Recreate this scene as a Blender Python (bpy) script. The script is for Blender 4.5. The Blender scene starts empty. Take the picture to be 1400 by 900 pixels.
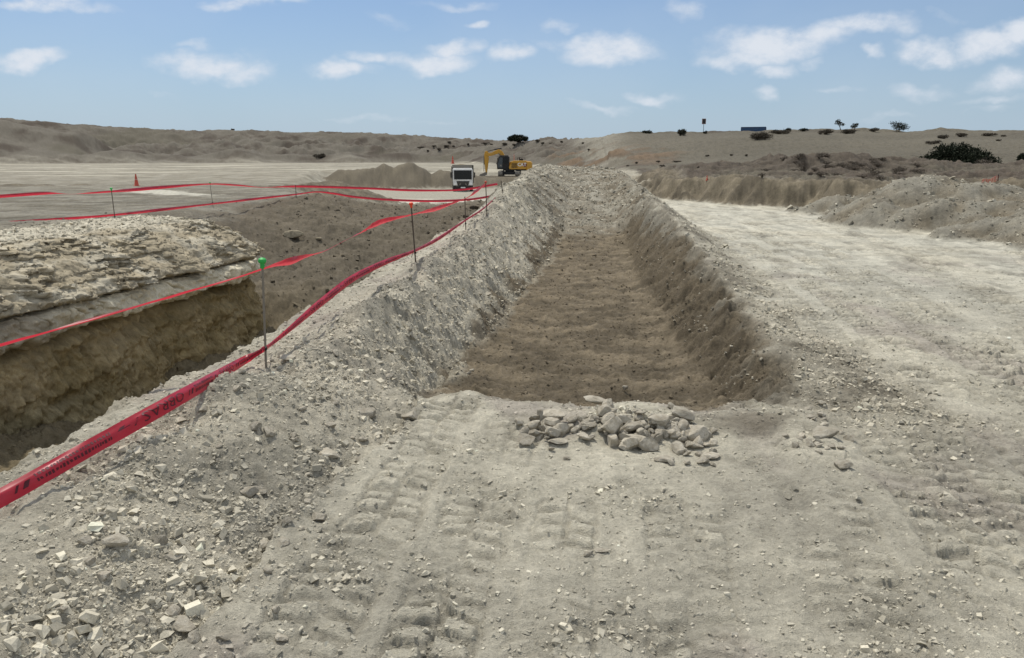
import bpy, bmesh, math, random
import numpy as np
from mathutils import Vector, Matrix, Euler

random.seed(7)
RNG = np.random.default_rng(11)
SC = bpy.context.scene
COL = SC.collection

# ------------------------------------------------------------------ camera
CAM_Z, F_PX, PITCH = 1.65, 1052.0, math.radians(12.75)
SP, CP = math.sin(PITCH), math.cos(PITCH)

def ray(u, v):
    a = (u - 700.0) / F_PX
    b = (450.0 - v) / F_PX
    return np.array([a, CP + b * SP, -SP + b * CP])

def at_y(u, v, y):
    d = ray(u, v)
    return d * (y / d[1]) + np.array([0, 0, CAM_Z])

def at_z(u, v, z):
    d = ray(u, v)
    return d * ((z - CAM_Z) / d[2]) + np.array([0, 0, CAM_Z])

def slope_of(u, v):
    d = ray(u, v)
    return d[2] / math.hypot(d[0], d[1])

def az_of(u, v=212):
    d = ray(u, v)
    return math.atan2(d[0], d[1])

# ------------------------------------------------------------------ noise
_PERM = RNG.permutation(4096).astype(np.int64)
_GA = RNG.uniform(0, 2 * math.pi, 4096)
_GX, _GY = np.cos(_GA), np.sin(_GA)
_RX, _RY = RNG.uniform(0, 1, 4096), RNG.uniform(0, 1, 4096)

def _h(i, j):
    return _PERM[(_PERM[i & 4095] + j) & 4095]

def perlin(x, y):
    xi, yi = np.floor(x), np.floor(y)
    fx, fy = x - xi, y - yi
    i, j = xi.astype(np.int64), yi.astype(np.int64)
    def g(di, dj):
        h = _h(i + di, j + dj)
        return _GX[h] * (fx - di) + _GY[h] * (fy - dj)
    ux = fx * fx * fx * (fx * (fx * 6 - 15) + 10)
    uy = fy * fy * fy * (fy * (fy * 6 - 15) + 10)
    a = g(0, 0); b = g(1, 0); c = g(0, 1); d = g(1, 1)
    a = a + ux * (b - a); c = c + ux * (d - c)
    return (a + uy * (c - a)) * 1.5

def fbm(x, y, o=4, gain=0.5, ox=0.0):
    s, a, f = 0, 1.0, 1.0
    for k in range(o):
        s = s + a * perlin(x * f + 17.3 * k + ox, y * f - 9.1 * k + ox * 0.7)
        a *= gain; f *= 2.03
    return s

def billow(x, y, o=3, gain=0.5, ox=0.0):
    s, a, f = 0, 1.0, 1.0
    for k in range(o):
        s = s + a * np.abs(perlin(x * f + 13.7 * k + ox, y * f - 5.1 * k + ox))
        a *= gain; f *= 2.07
    return s

def worley(x, y):
    """distance to the nearest cell point, and a random value of that cell"""
    xi, yi = np.floor(x), np.floor(y)
    i, j = xi.astype(np.int64), yi.astype(np.int64)
    best = np.full(x.shape, 9.0); val = np.zeros(x.shape)
    for di in (-1, 0, 1):
        for dj in (-1, 0, 1):
            h = _h(i + di, j + dj)
            d = (xi + di + _RX[h] - x) ** 2 + (yi + dj + _RY[h] - y) ** 2
            m = d < best
            best = np.where(m, d, best)
            val = np.where(m, _RX[(h * 7 + 3) & 4095], val)
    return np.sqrt(best), val

def sm(a, b, t):
    t = np.clip((t - a) / (b - a), 0, 1)
    return t * t * (3 - 2 * t)

def mix(a, b, t):
    return a + (b - a) * t

def smax(a, b, k):
    h = np.clip(0.5 + 0.5 * (a - b) / k, 0, 1)
    return b + (a - b) * h + k * h * (1 - h)

# ------------------------------------------------------------------ terrain
def _crest(uv, extra_l, extra_r):
    az = [az_of(u, v) for u, v in uv]
    sl = [slope_of(u, v) for u, v in uv]
    az = [-math.pi, math.radians(-75)] + az + [math.radians(75), math.pi]
    sl = [extra_l, extra_l] + sl + [extra_r, extra_r]
    return np.array(az), np.array(sl)

RIDGE = _crest([(-300, 150), (-100, 158), (0, 162), (60, 166), (100, 170), (150, 173), (200, 176), (270, 179), (300, 177.5), (330, 178),
                (400, 181), (450, 180), (500, 182), (560, 185), (600, 188), (650, 191), (690, 193), (722, 193), (740, 189),
                (755, 187.5), (765, 190), (790, 190.5), (820, 188), (838, 183.5), (860, 182), (890, 182), (915, 182), (940, 181.5), (962, 182),
                (1000, 179.5), (1040, 179.5), (1075, 179), (1110, 177), (1146, 178), (1180, 177), (1200, 179), (1240, 180.5),
                (1262, 179), (1285, 176.5), (1305, 179.5), (1340, 180.5), (1400, 180), (1500, 178), (1700, 170)], 0.03, 0.03)
RC = _crest([(0, 212)], 0, 0)
RC_AZ = np.array([az_of(u) for u in (-400, 600, 700, 745, 800, 850, 950, 1800)])
RC_R = np.array([420, 420, 400, 340, 270, 220, 200, 190.])
R0_AZ = np.array([az_of(u) for u in (-400, 560, 640, 700, 760, 820, 860, 1000, 1800)])
R0_R = np.array([330, 330, 300, 235, 165, 110, 88, 78, 60.])
SPUR = _crest([(-400, 165), (-100, 166), (0, 169), (60, 172), (100, 178), (130, 192), (150, 205), (180, 222), (300, 240), (1700, 300)], 0.03, -0.2)
TOE = _crest([(-400, 215), (0, 216), (100, 214), (150, 206), (175, 205), (210, 211), (250, 209), (290, 208), (330, 205), (360, 210),
              (400, 208), (440, 212), (480, 207), (520, 213), (560, 211), (620, 216), (680, 222), (760, 240), (1700, 300)], -0.01, -0.2)

EMB = np.array([(16, 130), (11.6, 85), (8.6, 58), (6.6, 42), (6.5, 36.5), (8.0, 32), (10.3, 27.5), (11.8, 22.6), (12.6, 19.6),
                (13.8, 17.2), (16, 14), (19, 8), (22, -5), (24, -40.)])

def emb_dist(x, y):
    best = np.full(x.shape, 1e9); sgn = np.ones(x.shape)
    for a, b in zip(EMB[:-1], EMB[1:]):
        ab = b - a
        t = np.clip(((x - a[0]) * ab[0] + (y - a[1]) * ab[1]) / (ab @ ab), 0, 1)
        dx, dy = x - a[0] - t * ab[0], y - a[1] - t * ab[1]
        d = np.hypot(dx, dy)
        c = ab[0] * (y - a[1]) - ab[1] * (x - a[0])
        m = d < best
        best = np.where(m, d, best); sgn = np.where(m, np.where(c > 0, 1.0, -1.0), sgn)
    return best * sgn

MOUND_U = np.array([405, 430, 450, 462, 480, 500, 512, 525, 538, 550, 558, 566, 580, 590, 602, 615, 630, 660, 690], float)
MOUND_V = np.array([256, 249, 240, 233, 231, 230, 230, 222.5, 229, 224, 222.5, 223, 231, 236.5, 230.5, 233, 238, 241, 246], float)
M_Y = 112.0
_mp = np.array([at_y(u, v, M_Y) for u, v in zip(MOUND_U, MOUND_V)])

KY = np.array([-60, 1.5, 3, 4.2, 5.0, 5.6, 6.3, 9, 14, 17, 20, 23, 27, 33, 38, 43, 48, 54, 62, 300.])
K = dict(
    L0s=[-2.9, -2.9, -2.8, -2.7, -2.7, -2.7, -2.7, -2.7, -2.75, -2.8, -2.9, -3.1, -3.2, -3.6, -3.8, -4.2, -4.4, -4.4, -4.4, -4.4],
    LCs=[-2.2, -2.15, -2.05, -1.95, -1.9, -1.88, -1.85, -1.88, -1.9, -1.9, -1.92, -1.95, -2.0, -2.05, -2.1, -2.1, -2.0, -2.0, -2.0, -2.0],
    LCz=[.24, .26, .30, .30, .28, .26, .25, .27, .33, .42, .66, .82, .9, .97, 1.0, 1.02, .7, 0, -.7, -.7],
    LFs=[-1.5, -1.42, -1.25, -1.1, -1.06, -1.20, -1.24, -1.08, -.86, -.64, -.50, -.45, -.42, -.4, -.4, -.4, -.7, -.7, -.7, -.7],
    Fz=[0, 0, 0, 0, 0, -.22, -.42, -.48, -.56, -.62, -.62, -.5, -.18, .35, .72, 1.0, .75, 0, -.7, -.7],
    RFs=[1.5, 1.5, 1.5, 1.5, 1.38, 1.34, 1.30, 1.16, 1.08, 1.12, 1.15, 1.1, 1.0, .9, .8, .7, .7, .7, .7, .7],
    RCs=[1.9, 1.9, 1.9, 1.8, 1.62, 1.66, 1.7, 1.86, 1.95, 1.95, 1.95, 2.0, 2.05, 2.05, 2.05, 2.05, 2.0, 2.0, 2.0, 2.0],
    RCz=[0, 0, 0, .01, .03, .05, .05, .06, .24, .37, .42, .46, .52, .6, .68, .78, .6, 0, -.7, -.7],
    R0s=[2.5, 2.5, 2.5, 2.4, 2.2, 2.2, 2.2, 2.35, 2.75, 2.9, 3.0, 3.1, 3.2, 3.3, 3.4, 3.6, 3.6, 3.6, 3.6, 3.6])
K = {k: np.array(v) for k, v in K.items()}

# tyre tracks: (x, y) polylines, width, lug pitch, strength
TRACKS = [
    ([(-.98, 0.6), (-.74, 2.2), (-.58, 3.4), (-.40, 5.0)], .34, .115, 1.0),
    ([(-.52, 0.6), (-.30, 2.2), (-.16, 3.4), (.02, 4.6)], .34, .115, 1.0),
    ([(-.12, 0.6), (.10, 2.2), (.26, 3.4)], .30, .12, .7),
    ([(.45, 0.6), (.62, 2.2), (.85, 3.6)], .34, .115, .55),
    ([(.95, 0.6), (1.2, 2.2), (1.5, 3.4), (1.7, 4.2)], .36, .12, .6),
    ([(1.5, 0.6), (1.75, 2.2), (2.1, 3.8), (2.4, 5.2), (3.0, 8.5)], .36, .12, .8),
    ([(1.9, 0.6), (2.2, 2.6), (2.7, 5.5), (3.4, 10), (4.4, 18), (5.0, 26)], .40, .13, 1.0),
    ([(2.4, 0.6), (2.75, 2.8), (3.2, 5.5), (4.0, 10), (5.0, 18), (5.5, 26)], .40, .13, 1.0),
    ([(2.9, 0.6), (3.3, 3.0), (3.85, 6.0), (4.75, 11), (5.7, 18)], .42, .14, 1.1),
    ([(3.2, 2.0), (3.75, 4.6), (4.5, 8.0), (5.8, 14), (6.5, 22)], .40, .14, 1.0),
    ([(3.7, 2.0), (4.6, 5.2), (5.9, 9.5), (7.5, 15), (8.4, 22)], .45, .15, 1.0),
    ([(5.0, 4.0), (5.5, 6.2), (6.6, 9.0), (9.0, 13.5), (11, 17)], .45, .15, .9),
    ([(3.4, 12.5), (4.1, 13.6), (5.6, 14.4), (8.0, 14.2), (10.5, 13.0)], .40, .15, 1.0),
]

def track_fields(x, y):
    dz = np.zeros(x.shape); pale = np.zeros(x.shape)
    for pts, w, pitch, st in TRACKS:
        pts = np.array(pts)
        m = (y > pts[:, 1].min() - 1) & (y < pts[:, 1].max() + 1) & (x > pts[:, 0].min() - 1) & (x < pts[:, 0].max() + 1)
        if not m.any():
            continue
        X, Y = x[m], y[m]
        best = np.full(X.shape, 9.0); along = np.zeros(X.shape); L = 0.0; sd = np.zeros(X.shape)
        for a, b in zip(pts[:-1], pts[1:]):
            ab = b - a; ln = math.hypot(*ab)
            t0 = ((X - a[0]) * ab[0] + (Y - a[1]) * ab[1]) / (ln * ln)
            t = np.clip(t0, 0, 1)
            dx, dy = X - a[0] - t * ab[0], Y - a[1] - t * ab[1]
            d = np.hypot(dx, dy); c = ab[0] * (Y - a[1]) - ab[1] * (X - a[0])
            mm = d < best
            best = np.where(mm, d, best); along = np.where(mm, L + t * ln, along); sd = np.where(mm, np.where(c > 0, d, -d), sd)
            L += ln
        wob = .03 * perlin(X * 2.1, Y * 2.1) + .012 * perlin(X * 9, Y * 9)
        q = (sd + wob) / (w / 2)
        inside = 1 - sm(.85, 1.12, np.abs(q))
        nc_ = 2
        cq = (q + 1) * nc_ / 2 + .10 * perlin(X * 6, Y * 6)
        half = .5 * (np.floor(cq) % 2); fc_ = cq - np.floor(cq)
        ph = along / pitch + half + (.35 * np.abs(q) if nc_ == 2 else .5 * np.abs(q)) + .25 * perlin(X * 3, Y * 3) + .14 * perlin(X * 8 + 4, Y * 8)
        fr = ph - np.floor(ph)
        lug = _RX[_h(np.floor(ph).astype(np.int64) * 3 + int(w * 1000), np.floor(cq).astype(np.int64) + int(pitch * 777))]
        lug = .25 + .9 * lug
        gap = (sm(.0, .09, fr) * (1 - sm(.55, .68, fr)) * (1 - sm(.80, .98, np.abs(q) + .10 * perlin(X * 9, Y * 9))) * sm(.02, .16, np.abs(q) + .05 * perlin(X * 12, Y * 12)) * lug) if nc_ == 2 else (np.clip(np.sin(math.pi * fr), 0, 1) ** .8 * np.clip(np.sin(math.pi * np.clip(fc_, 0, 1)), 0, 1) ** .6 * (np.abs(q) < 1.02))
        pres = np.clip(.85 + 1.4 * fbm(X * 1.1, Y * .8, 3, ox=3.3 + w), 0, 1) * st
        lump = .85 + .30 * perlin(X * 11, Y * 11)
        dz[m] += inside * pres * (-.012 + .027 * gap * lump) * 1.4 * (.55 + .75 * np.clip(.5 + fbm(X * 19, Y * 19, 2, ox=w), 0, 1)) + .006 * st * (sm(.9, 1.1, np.abs(q)) * (1 - sm(1.15, 1.5, np.abs(q)))) * lump
        pale[m] = np.where(inside * pres > np.abs(pale[m]), inside * pres * ((1.5 * gap - .5) if nc_ == 2 else (2.0 * gap - .95)), pale[m])
    return dz, pale

C = {k: np.array(v) for k, v in dict(
    pale=(.462, .432, .345), grey=(.450, .415, .328), dust=(.318, .297, .240), brown=(.146, .120, .082), pit=(.215, .175, .105),
    soil=(.116, .099, .072), sand=(.118, .106, .080), hill=(.120, .108, .087), rough=(.078, .064, .050), tan=(.335, .290, .205),
    bright=(.485, .466, .388), pink=(.315, .272, .240), ochre=(.155, .112, .073), hcut=(.185, .158, .112)).items()}

def terrain(x, y, fine=True):
    """height, colour, rubble mask of the ground at points x, y (metres)"""
    r = np.hypot(x, y); az = np.arctan2(x, y)
    yc = np.clip(y, -30, 400)
    n_lo = fbm(x * .35, y * .35, 3)
    n_mid = fbm(x * 1.3, y * 1.3, 4)
    s = x - .088 * y + .09 * n_lo + .05 * n_mid
    near = 1 - sm(70, 160, r)
    # base planes
    zl = np.where(yc < 60, .3 - .016 * (yc - 12), -.468 - .0042 * (yc - 60))
    zl = np.minimum(zl, .42)
    zl = zl + .20 * sm(-14, -8.5, x - .088 * y) * (1 - sm(11, 15, y))
    zr = -.012 * np.clip(yc - 8, 0, 52)
    z = mix(zl, zr, sm(-3.4, -1.6, s))
    z = np.where(y > 60, mix(z, zl * .5 + zr * .5, .5), z)
    col = np.empty(x.shape + (3,))
    c_n = fbm(x * .5, y * .5, 4, ox=5)
    leftw = 1 - sm(-3.4, -2.4, s)
    base = mix(C['pale'] * 1.06, C['dust'] * 1.08, np.clip(.35 + .9 * c_n, 0, 1)[..., None])
    base = mix(base, C['bright'], (sm(5, 12, r) * np.clip(.75 + .8 * c_n, 0, 1))[..., None])
    lcol = mix(C['dust'] * .90, C['sand'] * 1.6, np.clip(.5 + .9 * c_n, 0, 1)[..., None])
    lcol = lcol * (1 - .16 * (1 - sm(45, 80, r)) - .14 * sm(.1, .5, fbm(x * .12, y * .5, 4, ox=13)))[..., None]
    pl = sm(.15, .5, fbm(x * .05, y * .2, 3, ox=12)) * sm(60, 110, y)
    lcol = mix(lcol, C['pale'], (pl * .8)[..., None])
    col[:] = mix(base, lcol, leftw[..., None])
    rub = np.zeros(x.shape)
    # pinkish dust smears on the near ground
    pk = sm(.25, .6, fbm(x * .9, y * .55, 3, ox=31)) * (1 - sm(8, 16, y))
    col[:] = mix(col, C['pink'], (pk * .45 * (1 - leftw))[..., None])

    # --- right embankment, plateau behind it, piles
    d = np.full(x.shape, -99.0)
    me = (x > 1) & (r < 320)
    if me.any():
        d[me] = emb_dist(x[me], y[me])
    d = d + .55 * fbm(x * .45, y * .45, 3, ox=8) + .12 * n_mid
    farf = sm(45, 75, y)
    H = mix(1.02, .45, farf) * (1 + .22 * fbm(x * .25, y * .25, 3, ox=2))
    fc = sm(-.1, 1.5, d)
    z_e = H * (.45 * fc + .55 * sm(.15, 1.2, d)) + .011 * np.clip(d - 1.5, 0, 45)
    z = z + z_e
    str_ = .6 * fbm(x * 1.5 + y * .7, (y - x) * .6, 4, .6, ox=4) + .3 * fbm(x * 1.1, y * 1.1, 4, .6, ox=5)
    z = z + fc * (1 - sm(1.8, 4, d)) * .10 * str_
    eface = sm(-.2, .3, d) * (1 - sm(1.6, 2.6, d))
    plat = sm(1.4, 2.4, d) * (1 - sm(90, 150, r))
    pn = fbm(x * .3, y * .3, 4, ox=41)
    col[:] = mix(col, mix(C['hcut'], C['soil'], np.clip(.3 + str_ + .5 * n_mid, 0, 1)[..., None]), (eface * (1 - .5 * farf))[..., None])
    col[:] = mix(col, mix(C['sand'], C['rough'] * 1.15, np.clip(.35 + 1.1 * pn, 0, 1)[..., None]), plat[..., None])
    z = z + plat * (.20 * pn + .07 * n_mid)
    # loose piles in front of / on the embankment
    for (u, v, py, sl, k) in ((1290, 241, 20.6, .50, .5), (1345, 252, 20.4, .42, .6), (1420, 262, 18.6, .42, .6), (1238, 263, 22.8, .5, .3), (1150, 268, 25.2, .55, .3),
                              (1215, 258, 25.5, .5, .3), (1500, 262, 15.8, .45, .4)):
        p = at_y(u, v, py)
        dd = np.hypot((x - p[0]), (y - p[1]) * .8) + .25 * n_mid + .5 * fbm(x * .6, y * .6, 2, ox=u)
        zp = p[2] - sl * (np.sqrt(dd * dd + k * k) - k)
        m = sm(-.05, .08, zp - z)
        z = smax(z, zp, .12)
        col[:] = mix(col, mix(C['dust'] * .68, C['hcut'] * .85, np.clip(.45 + n_mid, 0, 1)[..., None]), (m * .9)[..., None])
        rub = np.maximum(rub, m * .55)
    # scrubby hillock
    p = at_y(1095, 210, 46)
    hh = np.exp(-(((x - p[0]) / 6.0) ** 2 + ((y - p[1]) / 5.0) ** 2)); h2 = np.exp(-(((x - p[0] - 6) / 9.0) ** 2 + ((y - p[1]) / 5.0) ** 2))
    hk = np.clip(hh * .85 + h2 * .55, 0, 1.2)
    z = z + hk * (.75 + .3 * pn)
    col[:] = mix(col, C['rough'] * 1.05, (np.clip(hk * 1.5, 0, .75))[..., None])
    rough_hill = hk

    # --- far ridges and dunes
    rc = np.interp(az, RC_AZ, RC_R); r0 = np.interp(az, R0_AZ, R0_R)
    zc = CAM_Z + rc * np.interp(az, *RIDGE)
    t = np.clip((r - r0) / (rc - r0), 0, 1)
    dune = sm(az_of(770), az_of(870), az + .02 * fbm(x * .03, y * .03, 3, ox=88))
    nh = fbm(x * .02, y * .02, 5, ox=3)
    pr = mix(t ** .85 * (1.0 - .0 * t), t * t * (3 - 2 * t) * .5 + .5 * t ** 1.15, dune)
    bench = mix(pr, sm(0, .42, t) * .42 + sm(.55, 1, t) * .58, (1 - dune) * .55)
    zf = mix(z, zc, bench)
    gul = billow(x * .045, y * .045, 4, ox=7) - .35
    env = t * (1 - t) * 4
    zf = zf + (1 - dune) * (env * (2.0 * nh - 4.2 * gul) + (t > 0) * .8 * sm(0, .3, t) * fbm(x * .14, y * .14, 5, .6))
    zf = zf + dune * env * (1.0 * fbm(x * .018, y * .018, 2, ox=9) + .10 * fbm(x * .25, y * .25, 3))
    zf = np.where(r > rc, zc - (r - rc) * .03 - (r - rc) ** 2 * .00001 + (1 - dune) * .35 * sm(0, .3, t) * fbm(x * .12, y * .12, 4), zf)
    z = np.where(t > 0, zf, z)
    # crest lumps on the dune line
    tufts = sm(.8, .97, t) * (1 - sm(1.0, 1.04, r / rc)) * dune
    z = z + tufts * .5 * np.clip(fbm(x * .11, y * .2, 4, ox=77), -.2, 1)
    # spur and toe piles of the left hill
    for tab, rr, sl in ((SPUR, 350., .30), (TOE, 318., .32)):
        zs = CAM_Z + rr * np.interp(az, *tab) - sl * np.abs(r - rr) + 1.5 * fbm(x * .05, y * .05, 4, ox=rr)
        m = (r > 200) & (r < 420)
        z = np.where(m, smax(z, zs, .6), z)
    hm = sm(0, .06, t) * (1 - dune)
    hm = np.maximum(hm, sm(290, 318, r) * (1 - sm(az_of(640), az_of(720), az)))
    hc = mix(C['hill'] * 1.06, C['rough'] * .92, np.clip(.2 + 1.3 * fbm(x * .06, y * .06, 6, .62, ox=21), 0, 1)[..., None])
    hc = mix(hc, C['sand'] * .9, sm(.2, .55, fbm(x * .016, y * .016, 3, ox=15))[..., None])
    col[:] = mix(col, hc, hm[..., None])
    dm = sm(0, .12, t) * dune
    dc = mix(C['sand'] * .92, C['sand'] * 1.08, np.clip(.5 + fbm(x * .03, y * .03, 3), 0, 1)[..., None])
    rg = sm(.18, .5, fbm(x * .07, y * .10, 5, ox=55)) * np.maximum(1 - sm(.12, .35, t), sm(.78, .95, t))
    dc = mix(dc, C['rough'], (rg * .8)[..., None])
    col[:] = mix(col, dc, dm[..., None])
    # rough ochre hillside between ramp and dunes
    oc = sm(az_of(735), az_of(770), az) * (1 - sm(az_of(900), az_of(960), az)) * (1 - sm(.3, .65, t)) * sm(95, 130, r)
    on = fbm(x * .12, y * .12, 5, ox=66)
    col[:] = mix(col, mix(C['rough'], C['ochre'], np.clip(.3 + on, 0, 1)[..., None]), (oc * sm(-.05, .35, on))[..., None])
    z = z + oc * .7 * on

    # --- far pit with the lorry and its spoil mounds
    xl = np.interp(y, [28, 36, 45, 60, 90, 118, 140], [-6.6, -8.6, -11.0, -14.6, -22.0, -28, -30]) + 1.2 * fbm(x * .2, y * .2, 3, ox=14)
    m2 = sm(xl - 2.6, xl + 1.8, x) * (1 - sm(-2.2, -.6, s - .02 * np.clip(y - 45, 0, 60))) * sm(29.5, 35.5, y) * (1 - sm(112, 122, y - 27 * sm(-11, -7, x)))
    z2 = np.interp(y, [29, 36, 48, 105, 140], [-.35, -1.15, -1.75, -2.88, -3.0]) + .07 * n_lo
    z = mix(z, np.minimum(z, z2), m2)
    bp = m2 * sm(37, 42, y + n_lo) * (1 - sm(66, 72, y + 2 * n_lo)) * sm(-.65, .1, fbm(x * .25, y * .09, 3, ox=18))
    col[:] = mix(col, C['dust'] * .93, m2[..., None])
    col[:] = mix(col, C['bright'], (bp * .9)[..., None])
    # white patch on the flat and low broken spoil lines before the far pit
    wq = np.abs(x - (-16.9 - .69 * (y - 37.7))) + .5 * n_mid + .5 * n_lo
    wpm = (1 - sm(1.1, 1.6, wq)) * sm(33, 34, y + n_mid) * (1 - sm(41, 43, y + n_mid))
    col[:] = mix(col, C['bright'] * 1.05, (wpm * .85)[..., None])
    for (u, v, py, sl) in ((322, 257, 44, .4), (345, 254, 46, .45), (372, 253, 47, .4), (398, 251.5, 49, .45), (425, 249, 52, .4), (452, 246, 57, .4), (20, 252, 50, .3), (60, 253, 49, .3), (110, 252.5, 51, .3)):
        q_ = at_y(u, v, py); dd = np.hypot(x - q_[0], (y - q_[1]) * .7) + .4 * n_mid
        zq = q_[2] - sl * np.sqrt(dd * dd + .3) + .2; mq = sm(-.05, .12, zq - z)
        z = smax(z, zq, .12); col[:] = mix(col, mix(C['soil'], C['hcut'], np.clip(.5 + n_mid, 0, 1)[..., None]), (mq * .85)[..., None])
    ms = (y > 95) & (y < 145) & (x > -45) & (x < 10)
    zm = np.where(ms, np.interp(x * (M_Y / np.clip(y, 90, 150)), _mp[:, 0], _mp[:, 2], left=-9, right=-9), -9)
    zm = zm - .55 * (np.sqrt((y - M_Y) ** 2 + .5) - .7) + .22 * fbm(x * .35, y * .35, 3, ox=6) + .10 * fbm(x * 1.0 , y * .25, 3)
    mm = sm(-.1, .15, zm - z) * ms
    z = np.where(ms, smax(z, zm, .15), z)
    p = at_y(702, 241, 128.0)
    dd = np.hypot((x - p[0]) * .8, y - p[1])
    zx = p[2] - .5 * np.clip(dd - 4.5, 0, 99)
    mx = sm(-.1, .15, zx - z) * (r < 170)
    z = np.where(r < 170, smax(z, zx, .15), z)
    col[:] = mix(col, mix(C['soil'] * .95, C['hcut'] * .75, np.clip(.4 + fbm(x * .5, y * .2, 3, ox=19), 0, 1)[..., None]), (np.maximum(mm, mx) * .95)[..., None])

    # --- near pit: cut floor, soil ramp at its end
    eR = -2.85 + .12 * fbm(x * 1.8, y * 1.8, 2, ox=23) + .012 * fbm(x * 6, y * 6, 2)
    wR = np.interp(y, [10, 15, 24, 30], [.34, .38, .8, 1.2])
    eL = np.interp(y, [0, 16.6, 18, 26, 32], [-9.2, -9.2, -9.2, -10.6, -11.0])
    wL = np.interp(y, [0, 16.6, 18.5, 27], [.25, .25, 1.6, 2.6])
    s0 = x - .088 * y
    m1 = sm(eL - wL, eL + wL, s0) * (1 - sm(eR - wR, eR + wR, s0)) * (1 - sm(33, 38, y)) * sm(-14, -10, y)
    crest = np.interp(x / np.clip(y, 10, 60), [(u - 700) / 1052. for u in (330, 430, 465, 495, 540, 600, 650)], [.0, .14, .02, -.28, -.40, -.46, -.3])
    tr = sm(12.5, 30.5, y) ** .75
    zfl = np.interp(y, [4.5, 7, 9.5, 12, 16], [-1.62, -1.8, -2.08, -2.4, -2.45]) + .12 * sm(-5.8, -6.8, s0)
    z1 = mix(zfl, crest, tr) + .10 * n_lo + .05 * n_mid + tr * (1 - tr) * 1.2 * fbm(x * .22, y * .22, 3, ox=61)
    z1 = z1 + .07 * fbm(x * 2.2, y * 2.2, 5, .6, ox=62)
    z1 = z1 + .25 * sm(-4.6, -6.6, s0) * (1 - sm(15, 22, y)) * (.5 + n_lo)
    z = mix(z, z1, m1)
    sc_ = mix(C['soil'], C['soil'] * 1.25, np.clip(.3 + .9 * c_n + .5 * n_mid, 0, 1)[..., None])
    sc_ = mix(sc_, C['pit'], ((1 - sm(14, 19, y)) * .8)[..., None])
    col[:] = mix(col, sc_, sm(.12, .5, m1 + .15 * n_mid)[..., None] * (1 - sm(31, 36, y + n_lo))[..., None])
    # bedded top of the left side: gravelly
    lg = sm(-12.5, -9, s0 + 1.2 * n_lo) * (1 - sm(-3.2, -2.4, s0)) * (1 - m1) * (1 - sm(17, 21, y)) * sm(3, 6, y)
    col[:] = mix(col, C['grey'], (lg * .8)[..., None]); rub = np.maximum(rub, lg * .8)
    wp = sm(-11, -8, x + .25 * (y - 34)) * 0

    # --- cut trench between its two spoil banks
    ledge = fbm(x * 1.1, y * 1.1, 4, ox=71)
    st = s + .08 * ledge
    yk = y + (.11 * np.clip(st, -1.6, 1.6) + .20 * n_mid + .12 * n_lo) * sm(3, 4.5, y) * (1 - sm(7, 10, y))
    kk = {k: np.interp(yk, KY, v) for k, v in K.items()}
    edge_w = sm(-2.95, -2.75, s)
    zt = np.full(x.shape, 0.0)
    strip = .13 + .05 * n_lo
    zL0 = np.where(y < 24, np.maximum(strip, -9), mix(strip, z, sm(24, 32, y)))
    def seg(sa, za, sb, zb, p):
        t_ = np.clip((st - sa) / np.maximum(sb - sa, 1e-3), 0, 1)
        t_ = mix(t_, t_ * t_ * (3 - 2 * t_), p)
        return mix(za, zb, t_)
    lump = .10 * fbm(y * .55 + 3, y * .13, 3, ox=2) + .05 * ledge
    LCz = kk['LCz'] + lump * sm(.15, .5, kk['LCz'] + .1); RCz = kk['RCz'] + lump * .7 * sm(.05, .3, kk['RCz'])
    zfloor = np.where(kk['Fz'] < -.05, kk['Fz'] + .03 * n_lo + .02 * ledge, kk['Fz'])
    R0z = z
    zt = np.where(st < kk['LCs'], seg(kk['L0s'], zL0, kk['LCs'], LCz, .8),
         np.where(st < kk['LFs'], seg(kk['LCs'], LCz, kk['LFs'], zfloor, .35),
         np.where(st < kk['RFs'], zfloor + .06 * np.clip(np.abs(st) / 1.2, 0, 1) ** 4,
         np.where(st < kk['RCs'], seg(kk['RFs'], zfloor + .05, kk['RCs'], RCz, .35),
                  seg(kk['RCs'], RCz, kk['R0s'], R0z, .8)))))
    wt = (edge_w if True else 0) * (1 - sm(kk['R0s'] - .01, kk['R0s'] + .01, st)) * (1 - sm(52, 62, y))
    wt = np.where(y > 27, sm(kk['L0s'] - .05, kk['L0s'] + .05, st) * (1 - sm(kk['R0s'] - .01, kk['R0s'] + .01, st)) * (1 - sm(52, 62, y)), wt)
    ze = np.where((s < -2.0) & (y < 30), np.minimum(zt, mix(-1.7, zt, 1 - sm(.5, .98, m1))), zt)
    z = mix(z, ze, wt)
    # colours of the trench
    inT = sm(kk['LCs'] + .0, kk['LCs'] + .25, st) * (1 - sm(kk['RCs'] - .12, kk['RCs'] + .08, st + .10 * n_mid)) * sm(5.08, 5.40, yk + .06 * n_mid) * (1 - sm(50, 56, y))
    leftslope = inT * (1 - sm(kk['LFs'] - .12, kk['LFs'] + .05, st + .12 * n_mid))
    rightslope = inT * sm(kk['RFs'] - .05, kk['RFs'] + .1, st)
    floorc = mix(C['brown'] * .86, C['brown'] * 1.34, np.clip(.4 + 1.3 * fbm(x * 1.3, y * 2.2, 5, .62, ox=81), 0, 1)[..., None])
    col[:] = mix(col, floorc, inT[..., None])
    lsc = mix(C['brown'] * .95, C['grey'] * .92, sm(-.52, -.30, z - .22 * ledge + .006 * (8 - y))[..., None])
    col[:] = mix(col, lsc, leftslope[..., None])
    rsc = mix(C['brown'] * .88, C['dust'] * .72, (sm(-.1, .4, z + .3 * ledge))[..., None])
    col[:] = mix(col, rsc, rightslope[..., None])
    ramp = inT * sm(20.5, 24, y + 1.5 * n_mid)
    col[:] = mix(col, mix(C['soil'] * 1.35, C['dust'] * .88, np.clip(.5 + ledge, 0, 1)[..., None]), ramp[..., None])
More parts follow.
